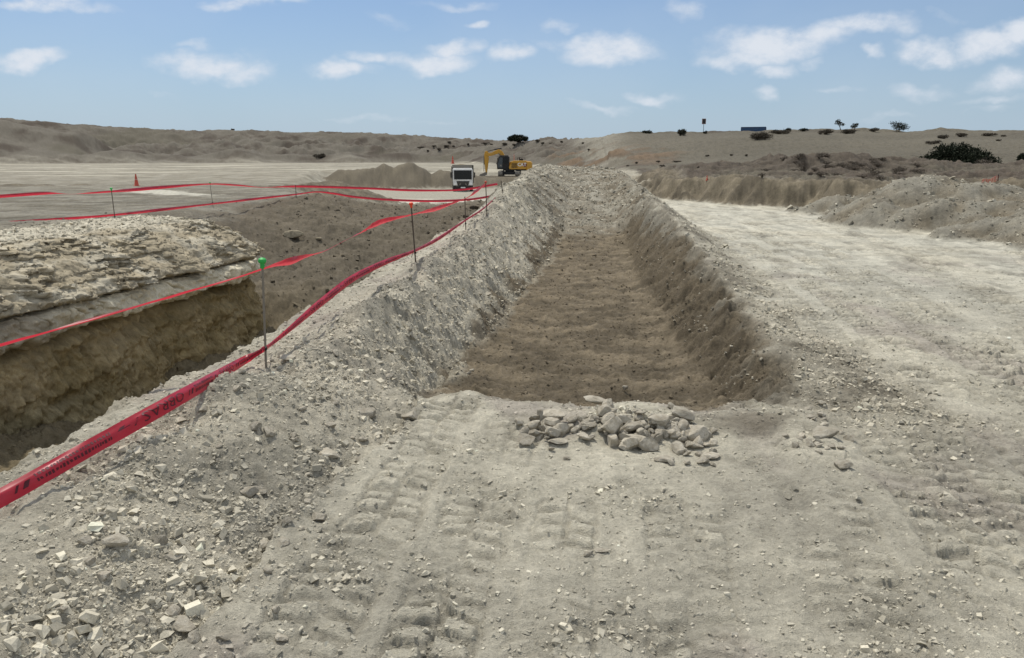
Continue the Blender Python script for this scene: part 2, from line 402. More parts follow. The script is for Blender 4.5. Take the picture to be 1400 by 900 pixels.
    bankL = sm(-2.45, -2.05, st + .12 * ledge) * (1 - sm(kk['LFs'] - .1, kk['LFs'] + .12, st + .1 * n_mid)) * (1 - sm(46, 52, y))
    bkc = mix(C['grey'] * .95, C['dust'] * .82, np.clip(.35 + 1.2 * ledge, 0, 1)[..., None])
    bkc = mix(bkc, C['soil'] * 1.05, sm(14, 30, y)[..., None] * np.clip(.35 + ledge, 0, .8)[..., None])
    col[:] = mix(col, bkc, (bankL * (1 - leftslope) * .9)[..., None])
    stripm = sm(-3.2, -2.9, s0) * (1 - sm(-2.35, -2.1, st)) * (1 - sm(16, 20, y))
    col[:] = mix(col, C['pale'] * .97, (stripm * .7)[..., None])
    pt = stripm * sm(.0, .35, fbm(x * 1.5, y * .8, 3, ox=91))
    col[:] = mix(col, C['pink'], (pt * .4)[..., None])
    bankR = sm(kk['RCs'] - .15, kk['RCs'] + .1, st) * (1 - sm(kk['R0s'] - .25, kk['R0s'] + .2, st + .3 * n_mid - .25 * (1 - sm(5, 8, y)))) * sm(3.9, 4.9, y + .3 * n_mid) * (1 - sm(46, 52, y))
    col[:] = mix(col, mix(C['grey'] * .85, C['soil'], np.clip(.3 + 1.0 * ledge + .012 * (y - 8), 0, .9)[..., None]), (bankR * .85)[..., None])
    rub = np.maximum(rub, np.maximum(bankL * .9, leftslope * sm(-.58, -.25, z)))
    rub = np.maximum(rub, stripm * .42); rub = np.maximum(rub, bankR * mix(.95, .6, sm(7, 12, y))); rub = np.maximum(rub, ramp * .9); rub = np.maximum(rub, rightslope * .3)
    rub = np.maximum(rub, np.maximum(.19 * inT, .22 * m1))
    patch = sm(-.55, .35, fbm(x * 1.9, y * 1.9, 4, ox=95))
    rub = rub * mix(.45, 1.0, patch)
    slope_m = np.maximum(leftslope, rightslope)
    # digging streaks down the slopes
    strk = fbm(y * 4.2 + 1.5 * st, st * .7, 3, ox=28)
    z = z + slope_m * (.030 * strk + (.045 + .05 * rightslope) * fbm(x * 3.4, y * 3.4, 4, .62, ox=29)) * near + (bankL + bankR) * .04 * ledge * sm(3, 6, y)
    # shade beside the rock heap, painted dark into the ground colour
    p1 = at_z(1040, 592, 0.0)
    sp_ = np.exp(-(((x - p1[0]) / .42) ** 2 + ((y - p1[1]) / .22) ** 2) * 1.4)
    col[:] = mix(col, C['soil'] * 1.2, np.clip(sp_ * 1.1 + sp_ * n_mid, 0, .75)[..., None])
    pc = at_z(860, 592, 0.0)
    hp = np.exp(-(((x - pc[0]) / .50) ** 2 + ((y - pc[1] - .12) / .26) ** 2)) * .08
    z = z + hp + sp_ * .03
    rub = np.maximum(rub, np.clip(hp * 11 - .12, 0, .75))
    # --- fine relief
    if fine:
        tz, tp = np.zeros(x.shape), np.zeros(x.shape)
        mt = (r < 32) & (y > 0)
        if mt.any():
            a_, b_ = track_fields(x[mt], y[mt]); tz[mt] = a_; tp[mt] = b_
        flat = (1 - np.clip(np.maximum(rub * 1.4, np.maximum(inT, np.maximum(m1, plat))), 0, 1))
        z = z + tz * flat
        col[:] = mix(col, C['pale'] * 1.06, (np.clip(tp, 0, 1) * flat * .75)[..., None])
        col[:] = mix(col, C['dust'] * .80, (np.clip(-tp * 1.3, 0, .6) * flat)[..., None])
        lodf = 1 - sm(30, 80, r)
        emb = np.clip(eface + plat, 0, 1) * (1 - sm(60, 110, r))
        fe = fbm(x * 2.4, y * 2.4, 5, .62, ox=90)
        z = z + emb * .075 * fe
        col *= (1 + .26 * emb * fe)[..., None]
        fcl = fbm(x * 5.5, y * 5.5, 3, .6, ox=30)
        z = z + inT * (.016 * fcl + .022 * np.clip(fcl - .35, 0, 1)) * (1 - sm(20, 30, r))
        col *= (1 + .14 * inT * fcl)[..., None]
        f1 = fbm(x * 3.1, y * 3.1, 4, .55, ox=33)
        f2 = fbm(x * 13, y * 13, 3, .6, ox=35)
        cr = sm(.05, .5, fbm(x * 1.6, y * 1.6, 3, ox=37)) * (1 - leftw)
        rub = np.maximum(rub, .34 * cr * flat * (1 - sm(9, 14, r)))
        z = z + lodf * (.014 + .020 * rub + .010 * inT + .03 * m1) * f1
        z = z + (1 - sm(16, 34, r)) * (.0035 + .004 * cr + .012 * rub + .005 * inT + .010 * m1) * f2
        far_l = sm(12, 30, r) * (1 - sm(140, 260, r))
        z = z + far_l * .035 * fbm(x * 1.1, y * 1.1, 3, ox=39) * (1 - .6 * flat)
        mw = (r < 14) & (y > 0) & ((rub > .05) | (cr > .2))
        if mw.any():
            w1, v1 = worley(x[mw] * 17, y[mw] * 17); w2, v2 = worley(x[mw] * 42, y[mw] * 42)
            amp = np.maximum(rub[mw], .35 * cr[mw])
            z[mw] += amp * (.024 * (.55 - w1) * v1 + .011 * (.5 - w2) * v2)
            tone = 1 + amp * (.30 * (v1 - .5) + .16 * (v2 - .5))
            col[mw] *= tone[..., None]
        mid = sm(10, 13, r) * (1 - sm(55, 80, r)) * rub
        mw = mid > .03
        if mw.any():
            w1, v1 = worley(x[mw] * 6, y[mw] * 6)
            z[mw] += mid[mw] * .09 * (.5 - w1) * v1
            col[mw] *= (1 + mid[mw] * .32 * (v1 - .45))[..., None]
        tone = 1 + (.10 * f1 + .07 * f2 * (1 - sm(20, 40, r)))
        tone = tone * (1 - .18 * cr * (1 - rub))
        # scrape streaks on the graded ground, running along the site
        ang = .20
        xs, ys = x * math.cos(ang) - y * math.sin(ang), x * math.sin(ang) + y * math.cos(ang)
        sk = fbm(xs * 2.2, ys * .22, 4, ox=43) * (1 - leftw) * flat * (1 - sm(45, 80, r))
        tone = tone * (1 + .15 * sk * sm(2.5, 9, r))
        fl = sm(.12, .5, fbm(x * 1.7, y * .9, 4, .65, ox=47)) * flat * sm(6, 14, r) * (1 - sm(45, 80, r))
        tone = tone * (1 - .24 * fl)
        col *= np.clip(tone, .5, 1.4)[..., None]
    return z, np.clip(col, .02, .8), rub

def height(x, y):
    return terrain(np.atleast_1d(np.asarray(x, float)), np.atleast_1d(np.asarray(y, float)), fine=False)[0]

def h1(x, y):
    return float(terrain(np.array([float(x)]), np.array([float(y)]), fine=True)[0][0])

# ------------------------------------------------------------------ mesh from arrays
def mesh_np(name, verts, faces, col=None, smooth=True):
    """faces: (n, k) index array, all with k corners"""
    me = bpy.data.meshes.new(name)
    n, k = faces.shape
    me.vertices.add(len(verts)); me.vertices.foreach_set('co', np.ascontiguousarray(verts, np.float32).ravel())
    me.loops.add(n * k); me.loops.foreach_set('vertex_index', np.ascontiguousarray(faces, np.int32).ravel())
    me.polygons.add(n); me.polygons.foreach_set('loop_start', np.arange(0, n * k, k, dtype=np.int32))
    me.polygons.foreach_set('use_smooth', np.full(n, smooth, bool))
    if col is not None:
        a = me.color_attributes.new('tint', 'FLOAT_COLOR', 'POINT')
        a.data.foreach_set('color', np.concatenate([col, np.ones((len(col), 1))], 1).astype(np.float32).ravel())
    me.update(calc_edges=True)
    return me

def link(name, me, mat=None, parent=None):
    o = bpy.data.objects.new(name, me); COL.objects.link(o)
    if mat is not None:
        me.materials.append(mat)
    if parent is not None:
        o.parent = parent
    return o

def grid_faces(nr, nc, wrap=False):
    i = np.arange(nr - 1)[:, None]; j = np.arange(nc if wrap else nc - 1)[None, :]
    a = i * nc + j; b = i * nc + (j + 1) % nc
    return np.stack([a, b, b + nc, a + nc], -1).reshape(-1, 4)

# ------------------------------------------------------------------ materials
def nodes_of(m):
    m.use_nodes = True
    nt = m.node_tree
    return nt, nt.nodes, nt.links, nt.nodes['Principled BSDF']

def ground_material(name, scales=((70, .5), (260, .5)), bump=.35, dist=.004, var=.16, rough=.95):
    m = bpy.data.materials.new(name)
    nt, N, L, b = nodes_of(m)
    at = N.new('ShaderNodeAttribute'); at.attribute_name = 'tint'
    co = N.new('ShaderNodeTexCoord')
    prev = at.outputs['Color']
    hgt = None
    for sc, w in scales:
        n = N.new('ShaderNodeTexNoise'); n.inputs['Scale'].default_value = sc; n.inputs['Detail'].default_value = 5; n.inputs['Roughness'].default_value = .65
        L.new(co.outputs['Object'], n.inputs['Vector'])
        mr = N.new('ShaderNodeMapRange'); mr.inputs['From Min'].default_value = .3; mr.inputs['From Max'].default_value = .7
        mr.inputs['To Min'].default_value = 1 - var; mr.inputs['To Max'].default_value = 1 + var
        L.new(n.outputs['Fac'], mr.inputs['Value'])
        mu = N.new('ShaderNodeVectorMath'); mu.operation = 'SCALE'
        L.new(prev, mu.inputs[0]); L.new(mr.outputs['Result'], mu.inputs['Scale']); prev = mu.outputs['Vector']
        if hgt is None:
            hgt = n.outputs['Fac']
        else:
            ad = N.new('ShaderNodeMath'); ad.operation = 'MULTIPLY_ADD'; ad.inputs[1].default_value = w
            L.new(n.outputs['Fac'], ad.inputs[0]); L.new(hgt, ad.inputs[2]); hgt = ad.outputs[0]
    L.new(prev, b.inputs['Base Color'])
    b.inputs['Roughness'].default_value = rough
    b.inputs['Specular IOR Level'].default_value = .15
    bp = N.new('ShaderNodeBump'); bp.inputs['Strength'].default_value = bump; bp.inputs['Distance'].default_value = dist
    L.new(hgt, bp.inputs['Height']); L.new(bp.outputs['Normal'], b.inputs['Normal'])
    return m

M_GROUND = ground_material('dusty_ground', ((9, .6), (48, .7), (190, .6)), 1.0, .022, .18)
M_STONE = ground_material('limestone', ((35, .5), (160, .5)), .5, .006, .16)

# ------------------------------------------------------------------ ground sheet (denser where the photo looks)
def ground():
    deg = math.radians
    a = np.concatenate([np.arange(-180, -62, 3.0), np.arange(-62, -37, .3), np.arange(-37, 37, .058), np.arange(37, 62, .3), np.arange(62, 180, 3.0)])
    a = np.radians(a)
    def geo(r0, r1, q):
        n = int(math.log(r1 / r0) / q); return r0 * np.exp(np.arange(n) * math.log(r1 / r0) / n)
    rr = np.concatenate([geo(.05, 1.7, .12), geo(1.7, 12, .0032), geo(12, 60, .0050), geo(60, 180, .0075), geo(180, 440, .0048), geo(440, 5000, .15), [5200]])
    R, A = np.meshgrid(rr, a, indexing='ij')
    x, y = (R * np.sin(A)).ravel(), (R * np.cos(A)).ravel()
    z = np.empty(x.shape); c = np.empty(x.shape + (3,))
    step = 400000
    for i in range(0, len(x), step):
        z[i:i + step], c[i:i + step], _ = terrain(x[i:i + step], y[i:i + step])
    f = grid_faces(len(rr), len(a), True)[:, ::-1]
    me = mesh_np('ground', np.stack([x, y, z], 1), f, c)
    o = link('ground', me, M_GROUND); o['kind'] = 'structure'
    return o
ground()
# ------------------------------------------------------------------ camera, sun, sky
cd = bpy.data.cameras.new('camera'); cam = bpy.data.objects.new('camera', cd); COL.objects.link(cam)
cam.location = (0, 0, CAM_Z); cam.rotation_euler = (math.pi / 2 - PITCH, 0, 0)
cd.sensor_width = 36; cd.lens = F_PX / 1400 * 36; cd.clip_end = 20000; cd.clip_start = .05
SC.camera = cam
SUN_EL, SUN_AZ = math.radians(60), math.radians(-28)          # azimuth from +Y towards +X
ld = bpy.data.lights.new('sun', 'SUN'); sun = bpy.data.objects.new('sun', ld); COL.objects.link(sun)
ld.energy = 3.5; ld.angle = math.radians(1.2); ld.color = (1, .94, .84)
to_sun = Vector((math.sin(SUN_AZ) * math.cos(SUN_EL), math.cos(SUN_AZ) * math.cos(SUN_EL), math.sin(SUN_EL)))
sun.rotation_euler = to_sun.to_track_quat('Z', 'Y').to_euler()

W = bpy.data.worlds.new('World'); SC.world = W; W.use_nodes = True
N, L = W.node_tree.nodes, W.node_tree.links
bg = N['Background']; bg.inputs['Strength'].default_value = .11
sky = N.new('ShaderNodeTexSky'); sky.sky_type = 'NISHITA'; sky.sun_disc = False
sky.sun_elevation = SUN_EL; sky.sun_rotation = SUN_AZ; sky.altitude = 100; sky.air_density = 1.0; sky.dust_density = 0.6; sky.ozone_density = 1.2
tc = N.new('ShaderNodeTexCoord')
sep = N.new('ShaderNodeSeparateXYZ'); L.new(tc.outputs['Generated'], sep.inputs[0])
def M(op, a, b=None, c=None):
    n = N.new('ShaderNodeMath'); n.operation = op
    for i, q in enumerate((a, b, c)):
        if q is None: continue
        if isinstance(q, (int, float)): n.inputs[i].default_value = q
        else: L.new(q, n.inputs[i])
    return n.outputs[0]
ysafe = M('MAXIMUM', sep.outputs['Y'], .05)
gx, gz = M('DIVIDE', sep.outputs['X'], ysafe), M('DIVIDE', sep.outputs['Z'], ysafe)
cmb = N.new('ShaderNodeCombineXYZ'); L.new(gx, cmb.inputs[0]); L.new(M('MULTIPLY', gz, 1.6), cmb.inputs[1])
def noise(scale, detail, rough, off):
    n = N.new('ShaderNodeTexNoise'); n.inputs['Scale'].default_value = scale; n.inputs['Detail'].default_value = detail; n.inputs['Roughness'].default_value = rough
    v = N.new('ShaderNodeVectorMath'); v.operation = 'ADD'; v.inputs[1].default_value = off; L.new(cmb.outputs[0], v.inputs[0]); L.new(v.outputs[0], n.inputs['Vector'])
    return n
warp = noise(9, 4, .6, (3, 1, 0))
wv = N.new('ShaderNodeVectorMath'); wv.operation = 'SUBTRACT'; L.new(warp.outputs['Color'], wv.inputs[0]); wv.inputs[1].default_value = (.5, .5, .5)
ws = N.new('ShaderNodeVectorMath'); ws.operation = 'SCALE'; L.new(wv.outputs[0], ws.inputs[0]); ws.inputs['Scale'].default_value = .10
pw = N.new('ShaderNodeVectorMath'); pw.operation = 'ADD'; L.new(cmb.outputs[0], pw.inputs[0]); L.new(ws.outputs[0], pw.inputs[1])
# cumulus puffs: where they stand in the sky (photo pixels turned into directions), half-widths, weight
PUFF = [(30, 84, 62, 15, 1), (60, 6, 95, 14, 1.0), (280, 88, 75, 16, 1), (335, 96, 38, 13, .9), (262, 66, 28, 8, .5), (330, 2, 75, 10, .9),
        (468, 97, 46, 15, 1), (590, 84, 72, 17, 1.1), (620, 66, 50, 14, 1), (510, 80, 40, 11, .8), (666, 36, 22, 10, 1), (698, 74, 32, 16, 1),
        (770, 32, 40, 11, .55), (838, 66, 80, 24, 1.1), (790, 56, 50, 14, .8), (740, 62, 40, 14, .6), (888, 129, 42, 9, .85), (815, 146, 55, 7, .5),
        (1055, 62, 100, 30, 1.15), (1010, 78, 60, 18, 1), (1180, 38, 78, 18, 1), (1120, 50, 60, 20, .9), (1060, 97, 46, 12, .8), (1112, 88, 30, 9, .6), (1045, 131, 24, 11, .9), (950, 10, 40, 16, .6),
        (1190, 73, 20, 9, .8), (1272, 66, 48, 20, 1), (1350, 58, 60, 24, 1), (1400, 46, 50, 20, 1.1), (1260, 121, 50, 15, .65), (1385, 112, 60, 20, .9),
        (1360, 138, 60, 10, .6), (1345, 152, 40, 8, .45), (1145, 127, 40, 8, .45), (1210, 155, 60, 7, .35), (1300, 24, 40, 12, .35), (640, 2, 60, 9, .6), (530, 22, 45, 8, .4), (230, 126, 40, 6, .4), (510, 163, 90, 6, .45), (600, 170, 60, 4, .3)]
dens = None
for (u, v, a_, b_, w) in PUFF:
    d = ray(u, v); k = 1 / d[1]
    d2 = ray(u + a_, v); d3 = ray(u, v - b_)
    rx, rz = abs(d2[0] / d2[1] - d[0] * k), abs(d3[2] / d3[1] - d[2] * k) * 1.6
    n1 = N.new('ShaderNodeVectorMath'); n1.operation = 'SUBTRACT'; L.new(pw.outputs[0], n1.inputs[0]); n1.inputs[1].default_value = (d[0] * k, d[2] * k * 1.6, 0)
    n2 = N.new('ShaderNodeVectorMath'); n2.operation = 'MULTIPLY'; L.new(n1.outputs[0], n2.inputs[0]); n2.inputs[1].default_value = (1 / rx, 1 / rz, 0)
    n3 = N.new('ShaderNodeVectorMath'); n3.operation = 'LENGTH'; L.new(n2.outputs[0], n3.inputs[0])
    mr = N.new('ShaderNodeMapRange'); mr.interpolation_type = 'SMOOTHSTEP'; L.new(n3.outputs['Value'], mr.inputs['Value'])
    mr.inputs['From Min'].default_value = 1.5; mr.inputs['From Max'].default_value = .1; mr.inputs['To Max'].default_value = w
    dens = mr.outputs['Result'] if dens is None else M('MAXIMUM', dens, mr.outputs['Result'])
fine = noise(15, 10, .66, (7, 3, 0))
haze_n = noise(3.0, 5, .55, (1, 9, 0))
dn = M('MULTIPLY', dens, M('MULTIPLY_ADD', fine.outputs['Fac'], 2.7, -.35))
cl = N.new('ShaderNodeMapRange'); cl.interpolation_type = 'SMOOTHSTEP'; L.new(dn, cl.inputs['Value'])
cl.inputs['From Min'].default_value = .04; cl.inputs['From Max'].default_value = 1.3; cl.inputs['To Max'].default_value = .97
veil = N.new('ShaderNodeMapRange'); L.new(haze_n.outputs['Fac'], veil.inputs['Value'])
veil.inputs['From Min'].default_value = .42; veil.inputs['From Max'].default_value = .75; veil.inputs['To Max'].default_value = .10
cov = M('MAXIMUM', cl.outputs['Result'], veil.outputs['Result'])
# thin broken cloud over the rest of the sky (overhead and behind the camera)
n3d = N.new('ShaderNodeTexNoise'); n3d.inputs['Scale'].default_value = 2.6; n3d.inputs['Detail'].default_value = 6; L.new(tc.outputs['Generated'], n3d.inputs['Vector'])
ov = N.new('ShaderNodeMapRange'); ov.interpolation_type = 'SMOOTHSTEP'; L.new(n3d.outputs['Fac'], ov.inputs['Value'])
ov.inputs['From Min'].default_value = .28; ov.inputs['From Max'].default_value = .5; ov.inputs['To Max'].default_value = .92
back = N.new('ShaderNodeMapRange'); back.interpolation_type = 'SMOOTHSTEP'
L.new(M('SUBTRACT', sep.outputs['Y'], M('MULTIPLY', M('ABSOLUTE', sep.outputs['Z']), 1.2)), back.inputs['Value'])
back.inputs['From Min'].default_value = .25; back.inputs['From Max'].default_value = .0
mx = N.new('ShaderNodeMix'); mx.data_type = 'FLOAT'; L.new(back.outputs['Result'], mx.inputs['Factor']); L.new(cov, mx.inputs[2]); L.new(ov.outputs['Result'], mx.inputs[3])
cov = mx.outputs[0]
mixc = N.new('ShaderNodeMix'); mixc.data_type = 'RGBA'
# milky air low over the horizon
hz = M('POWER', 2.718, M('MULTIPLY', M('MAXIMUM', sep.outputs['Z'], 0.0), -7.0))
hmix = N.new('ShaderNodeMix'); hmix.data_type = 'RGBA'; L.new(M('MULTIPLY', hz, .9), hmix.inputs['Factor'])
dark = N.new('ShaderNodeVectorMath'); dark.operation = 'MULTIPLY'; L.new(sky.outputs['Color'], dark.inputs[0]); dark.inputs[1].default_value = (.58, .68, .82)
L.new(dark.outputs[0], hmix.inputs[6]); hmix.inputs[7].default_value = (3.6, 4.65, 5.85, 1)
L.new(cov, mixc.inputs['Factor']); L.new(hmix.outputs[2], mixc.inputs[6]); mixc.inputs[7].default_value = (6.3, 6.7, 7.3, 1)
L.new(mixc.outputs[2], bg.inputs['Color'])

vs = SC.view_settings
vs.view_transform = 'Standard'; vs.look = 'None'; vs.gamma = 1; vs.exposure = .08
# ------------------------------------------------------------------ cut rock face of the near pit: bedded ledge, grey slab, earth wall
def hit(u, v, y0=1.5, y1=460.0):
    """where the sight line of a photo pixel meets the ground"""
    d = ray(u, v)
    for n in (420, 30, 12):
        ys = y0 * np.exp(np.linspace(0, math.log(y1 / y0), n))
        P = np.outer(ys / d[1], d) + np.array([0, 0, CAM_Z])
        below = P[:, 2] < terrain(P[:, 0], P[:, 1], fine=False)[0]
        k = int(np.argmax(below)) if below.any() else n - 1
        y0, y1 = ys[max(k - 1, 0)], ys[max(k, 1)]
    return d * (.5 * (y0 + y1) / d[1]) + np.array([0, 0, CAM_Z])

def on_ground(x, y):
    return np.array([x, y, h1(x, y)])

def face_path():
    pts = []
    for y in np.arange(2.5, 16.2, .011):
        pts.append((-6.98 + .028 * (y - 9) + .088 * y, y))
    x0, y0 = pts[-1]
    rad = 1.15
    for a in np.linspace(0, math.radians(80), 300)[1:]:
        pts.append((x0 - rad + rad * math.cos(a), y0 + rad * math.sin(a)))
    x1, y1 = pts[-1]
    for k in range(1, 200):
        pts.append((x1 - k * .011 * math.cos(math.radians(10)), y1 + k * .011 * math.sin(math.radians(10))))
    p = np.array(pts)
    tn = np.gradient(p, axis=0); tn /= np.linalg.norm(tn, axis=1)[:, None]
    nrm = np.stack([tn[:, 1], -tn[:, 0]], 1)
    ll = np.concatenate([[0], np.cumsum(np.linalg.norm(np.diff(p, axis=0), axis=1))])
    return p, nrm, ll

FP, FN, FL = face_path()

def face_grid(prof, n):
    prof = np.array(prof, float)
    seg = np.concatenate([[0], np.cumsum(np.linalg.norm(np.diff(prof, axis=0), axis=1))])
    q = np.linspace(0, seg[-1], n)
    return np.interp(q, seg, prof[:, 0]), np.interp(q, seg, prof[:, 1]), q

def face_mesh(name, prof, n, disp, colour, mat):
    pn, pz, q = face_grid(prof, n)
    Lg, Q = np.meshgrid(FL, q, indexing='ij')
    on = np.broadcast_to(pn, Lg.shape).copy(); oz = np.broadcast_to(pz, Lg.shape).copy()
    oz = oz - .017 * (FP[:, 1] - 9)[:, None]
    dn, dz = disp(Lg, Q, on, oz)
    on = on + dn; oz = oz + dz
    wav = (.10 * fbm(FL * .55, FL * 0 + 3.3, 3) + .04 * fbm(FL * 2.1, FL * 0 + 1.3, 2))[:, None]
    on = on + wav
    nb = len(FP) - 199
    ib = np.zeros((len(FP), 1)); ib[nb - 300:nb + 2] = 1
    cl_ = (ib > .5) & (on < -1.05)
    zc_ = np.interp(-1.05, pn, pz) if pn[0] < pn[-1] and (np.diff(pn) > 0).all() else np.interp(-1.05, pn[:len(pn) * 2 // 3], pz[:len(pn) * 2 // 3])
    oz = np.where(cl_, zc_ - .017 * (FP[:, 1] - 9)[:, None], oz); on = np.where(cl_, -1.05, on)
    V = np.stack([FP[:, 0][:, None] + FN[:, 0][:, None] * on, FP[:, 1][:, None] + FN[:, 1][:, None] * on, oz], -1)
    c = colour(Lg, Q, on, oz)
    me = mesh_np(name, V.reshape(-1, 3), grid_faces(*Lg.shape), np.clip(c, .02, .8).reshape(-1, 3))
    o = link(name, me, mat); o['kind'] = 'structure'
    return V, c, Q

M_FACE = ground_material('rock_face', ((14, .6), (70, .5), (240, .4)), .7, .012, .16)

def bed_disp(Lg, Q, on, oz):
    a = sm(1.5, 2.2, Q)                                   # gravel on top, ledges below
    w1, v1 = worley(Lg * 5.5 + .8 * perlin(Lg, Q * 2), Q * 20 + Lg * .9)
    w2, v2 = worley(Lg * 14, Q * 38 + Lg * 1.9)
    f = fbm(Lg * 2.2, Q * 2.2, 4)
    a = a * (.25 + 1.15 * sm(-.35, .5, fbm(Lg * .8, Q * 1.1, 4, ox=9)))
    st = np.floor(Q * 11 + 1.4 * fbm(Lg * .9, Q * .7, 3)) % 2
    dn = a * (.050 * (v1 - .4) * (1.05 - w1) + .040 * (v2 - .4) * (1 - w2) + .13 * f + .045 * st)
    dz = a * (.022 * (v1 - .5) + .016 * (v2 - .5)) + (1 - a) * (.04 * f + .035 * (.5 - w2) * v2) + .012 * fbm(Lg * 12, Q * 12, 3)
    dn = dn - .22 * sm(.9, 1.0, Q / Q.max()) * .0
    return dn, dz

def bed_col(Lg, Q, on, oz):
    a = sm(1.7, 2.35, Q + .3 * fbm(Lg * .8, Q, 3))
    w, v = worley(Lg * 5.5 + .8 * perlin(Lg, Q * 2), Q * 20 + Lg * .9); w2, v2 = worley(Lg * 14, Q * 38 + Lg * 1.9)
    c = mix(C['grey'] * 1.0, mix(C['tan'] * .80, C['tan'] * 1.05, v[..., None]), a[..., None])
    c = mix(c, C['grey'] * 1.05, (sm(.0, .5, fbm(Lg * 1.3, Q * 2.0, 4, ox=4)) * .7)[..., None])
    return c * (1 + .22 * fbm(Lg * 2, Q * 3, 4) + .22 * (v2 - .5))[..., None]

def slab_disp(Lg, Q, on, oz):
    w, v = worley(Lg * .75 + .15 * perlin(Lg * 3, Q * 4), Q * .9)
    crack = np.exp(-((np.abs(perlin(Lg * 1.9 + .12 * perlin(Lg * 5, Q * 9), Q * .8)) / .03) ** 2))
    fl = fbm(Lg * 8, Q * 1.3, 3)
    right = sm(7, 12, Lg)
    body = sm(.10, .24, Q) * (1 - sm(.62, .74, Q))
    dn = .13 * (v - .5) * body - .08 * crack * body + (.014 + .022 * right) * fl + .06 * fbm(Lg * 2.6, Q * 3, 5, .6)
    dz = .05 * fbm(Lg * 1.1, Q * .3, 3, ox=5) + .012 * fbm(Lg * 9, Q * 9, 3) - .10 * (v - .5) * sm(.5, .75, Q) + .05 * sm(.55, .8, Q) * fbm(Lg * 2.2, Q * 0, 3)
    return dn, dz

def slab_col(Lg, Q, on, oz):
    g = C['grey'] * np.array([1.36, 1.34, 1.28]); b = C['hcut'] * np.array([1.5, 1.5, 1.55])
    k = np.clip(sm(5.5, 9.5, Lg + 1.2 * fbm(Lg * .8, Q * 2, 3)) + .9 * (1 - sm(.12, .26, Q + .10 * fbm(Lg * 3, Q * 5, 3))), 0, 1)
    c = mix(b, g, k[..., None])
    return c * (1 + .16 * fbm(Lg * 5, Q * 2.5, 4) + .07 * fbm(Lg * 20, Q * 14, 3))[..., None]

def wall_disp(Lg, Q, on, oz):
    dn = .12 * fbm(Lg * .9, Q * 1.2, 4) + .09 * billow(Lg * 4.2 + Q * .8, Q * 1.1, 4, .6) + .035 * fbm(Lg * 11, Q * 8, 4, .6)
    st = sm(.55, .9, Q) * (1 - sm(.9, 1.4, Q)); dn = dn + .035 * np.sin(Q * 21 + 2.2 * fbm(Lg * .6, Q, 3)) * sm(-.2, .4, fbm(Lg * .5, Q * 1.5, 3, ox=8))
    w, v = worley(Lg * 3.0, Q * 4.2)
    dn = dn + .10 * (v - .45) * (1 - w) * (.4 + st)
    return dn, .03 * fbm(Lg * 2, Q * 2, 3) + 0 * Q

def wall_col(Lg, Q, on, oz):
    n = fbm(Lg * .7, Q * 1.4, 4)
    c = mix(C['pit'] * np.array([1.15, 1.12, .98]), C['pit'] * 1.75, np.clip(.35 + .9 * n, 0, 1)[..., None])
    c = mix(c, C['pit'] * np.array([.9, 1.0, 1.02]), (sm(.85, 1.2, Q) * (1 - sm(6, 10, Lg)))[..., None] * .7)
    c = mix(c, C['pit'] * .9, sm(1.9, 2.2, Q)[..., None])
    return c * (1 + .26 * fbm(Lg * 5, Q * 3, 5, .65))[..., None]

LEDGE = face_mesh('rock_ledge', [(-3.2, .28), (-2.5, .50), (-1.7, .50), (-1.05, .42), (-.5, .16), (-.14, -.10), (0, -.22), (.03, -.27), (-.08, -.31), (-.42, -.32)], 190, bed_disp, bed_col, M_FACE)
face_mesh('rock_slab', [(-.45, -.34), (-.2, -.335), (-.02, -.35), (.06, -.40), (.09, -.50), (.08, -.62), (.02, -.69), (-.12, -.72), (-.45, -.72)], 90, slab_disp, slab_col, M_FACE)
face_mesh('pit_wall', [(-.6, -.68), (-.42, -.76), (-.30, -.93), (-.18, -1.25), (-.12, -1.6), (-.06, -2.0), (.04, -2.4), (.22, -2.9)], 130, wall_disp, wall_col, M_FACE)

# ------------------------------------------------------------------ stones
def cut_rock(seed, flat=.55, cuts=10):
    rg = np.random.default_rng(seed)
    bm = bmesh.new(); bmesh.ops.create_icosphere(bm, subdivisions=3, radius=1)
    P = np.array([v.co[:] for v in bm.verts])
    P *= rg.uniform(.8, 1.25, 3)
    for _ in range(cuts):
        n = rg.normal(size=3); n /= np.linalg.norm(n); dd = rg.uniform(.48, .88)
        k = P @ n; P = P - np.where(k > dd, k - dd, 0)[:, None] * n
    for v, p in zip(bm.verts, P):
        v.co = p
    sz = P.max(0) - P.min(0)
    S = np.array([1, rg.uniform(.6, .9), flat * rg.uniform(.75, 1.2)]) / sz
    for v in bm.verts:
        v.co = (v.co.x * S[0], v.co.y * S[1], v.co.z * S[2])
        v.co += Vector(rg.normal(size=3) * .006)
    me = bpy.data.meshes.new('rock'); bm.to_mesh(me); bm.free()
    for p in me.polygons: p.use_smooth = True
    try:
        me.set_sharp_from_angle(angle=math.radians(24))
    except Exception:
        pass
    return me

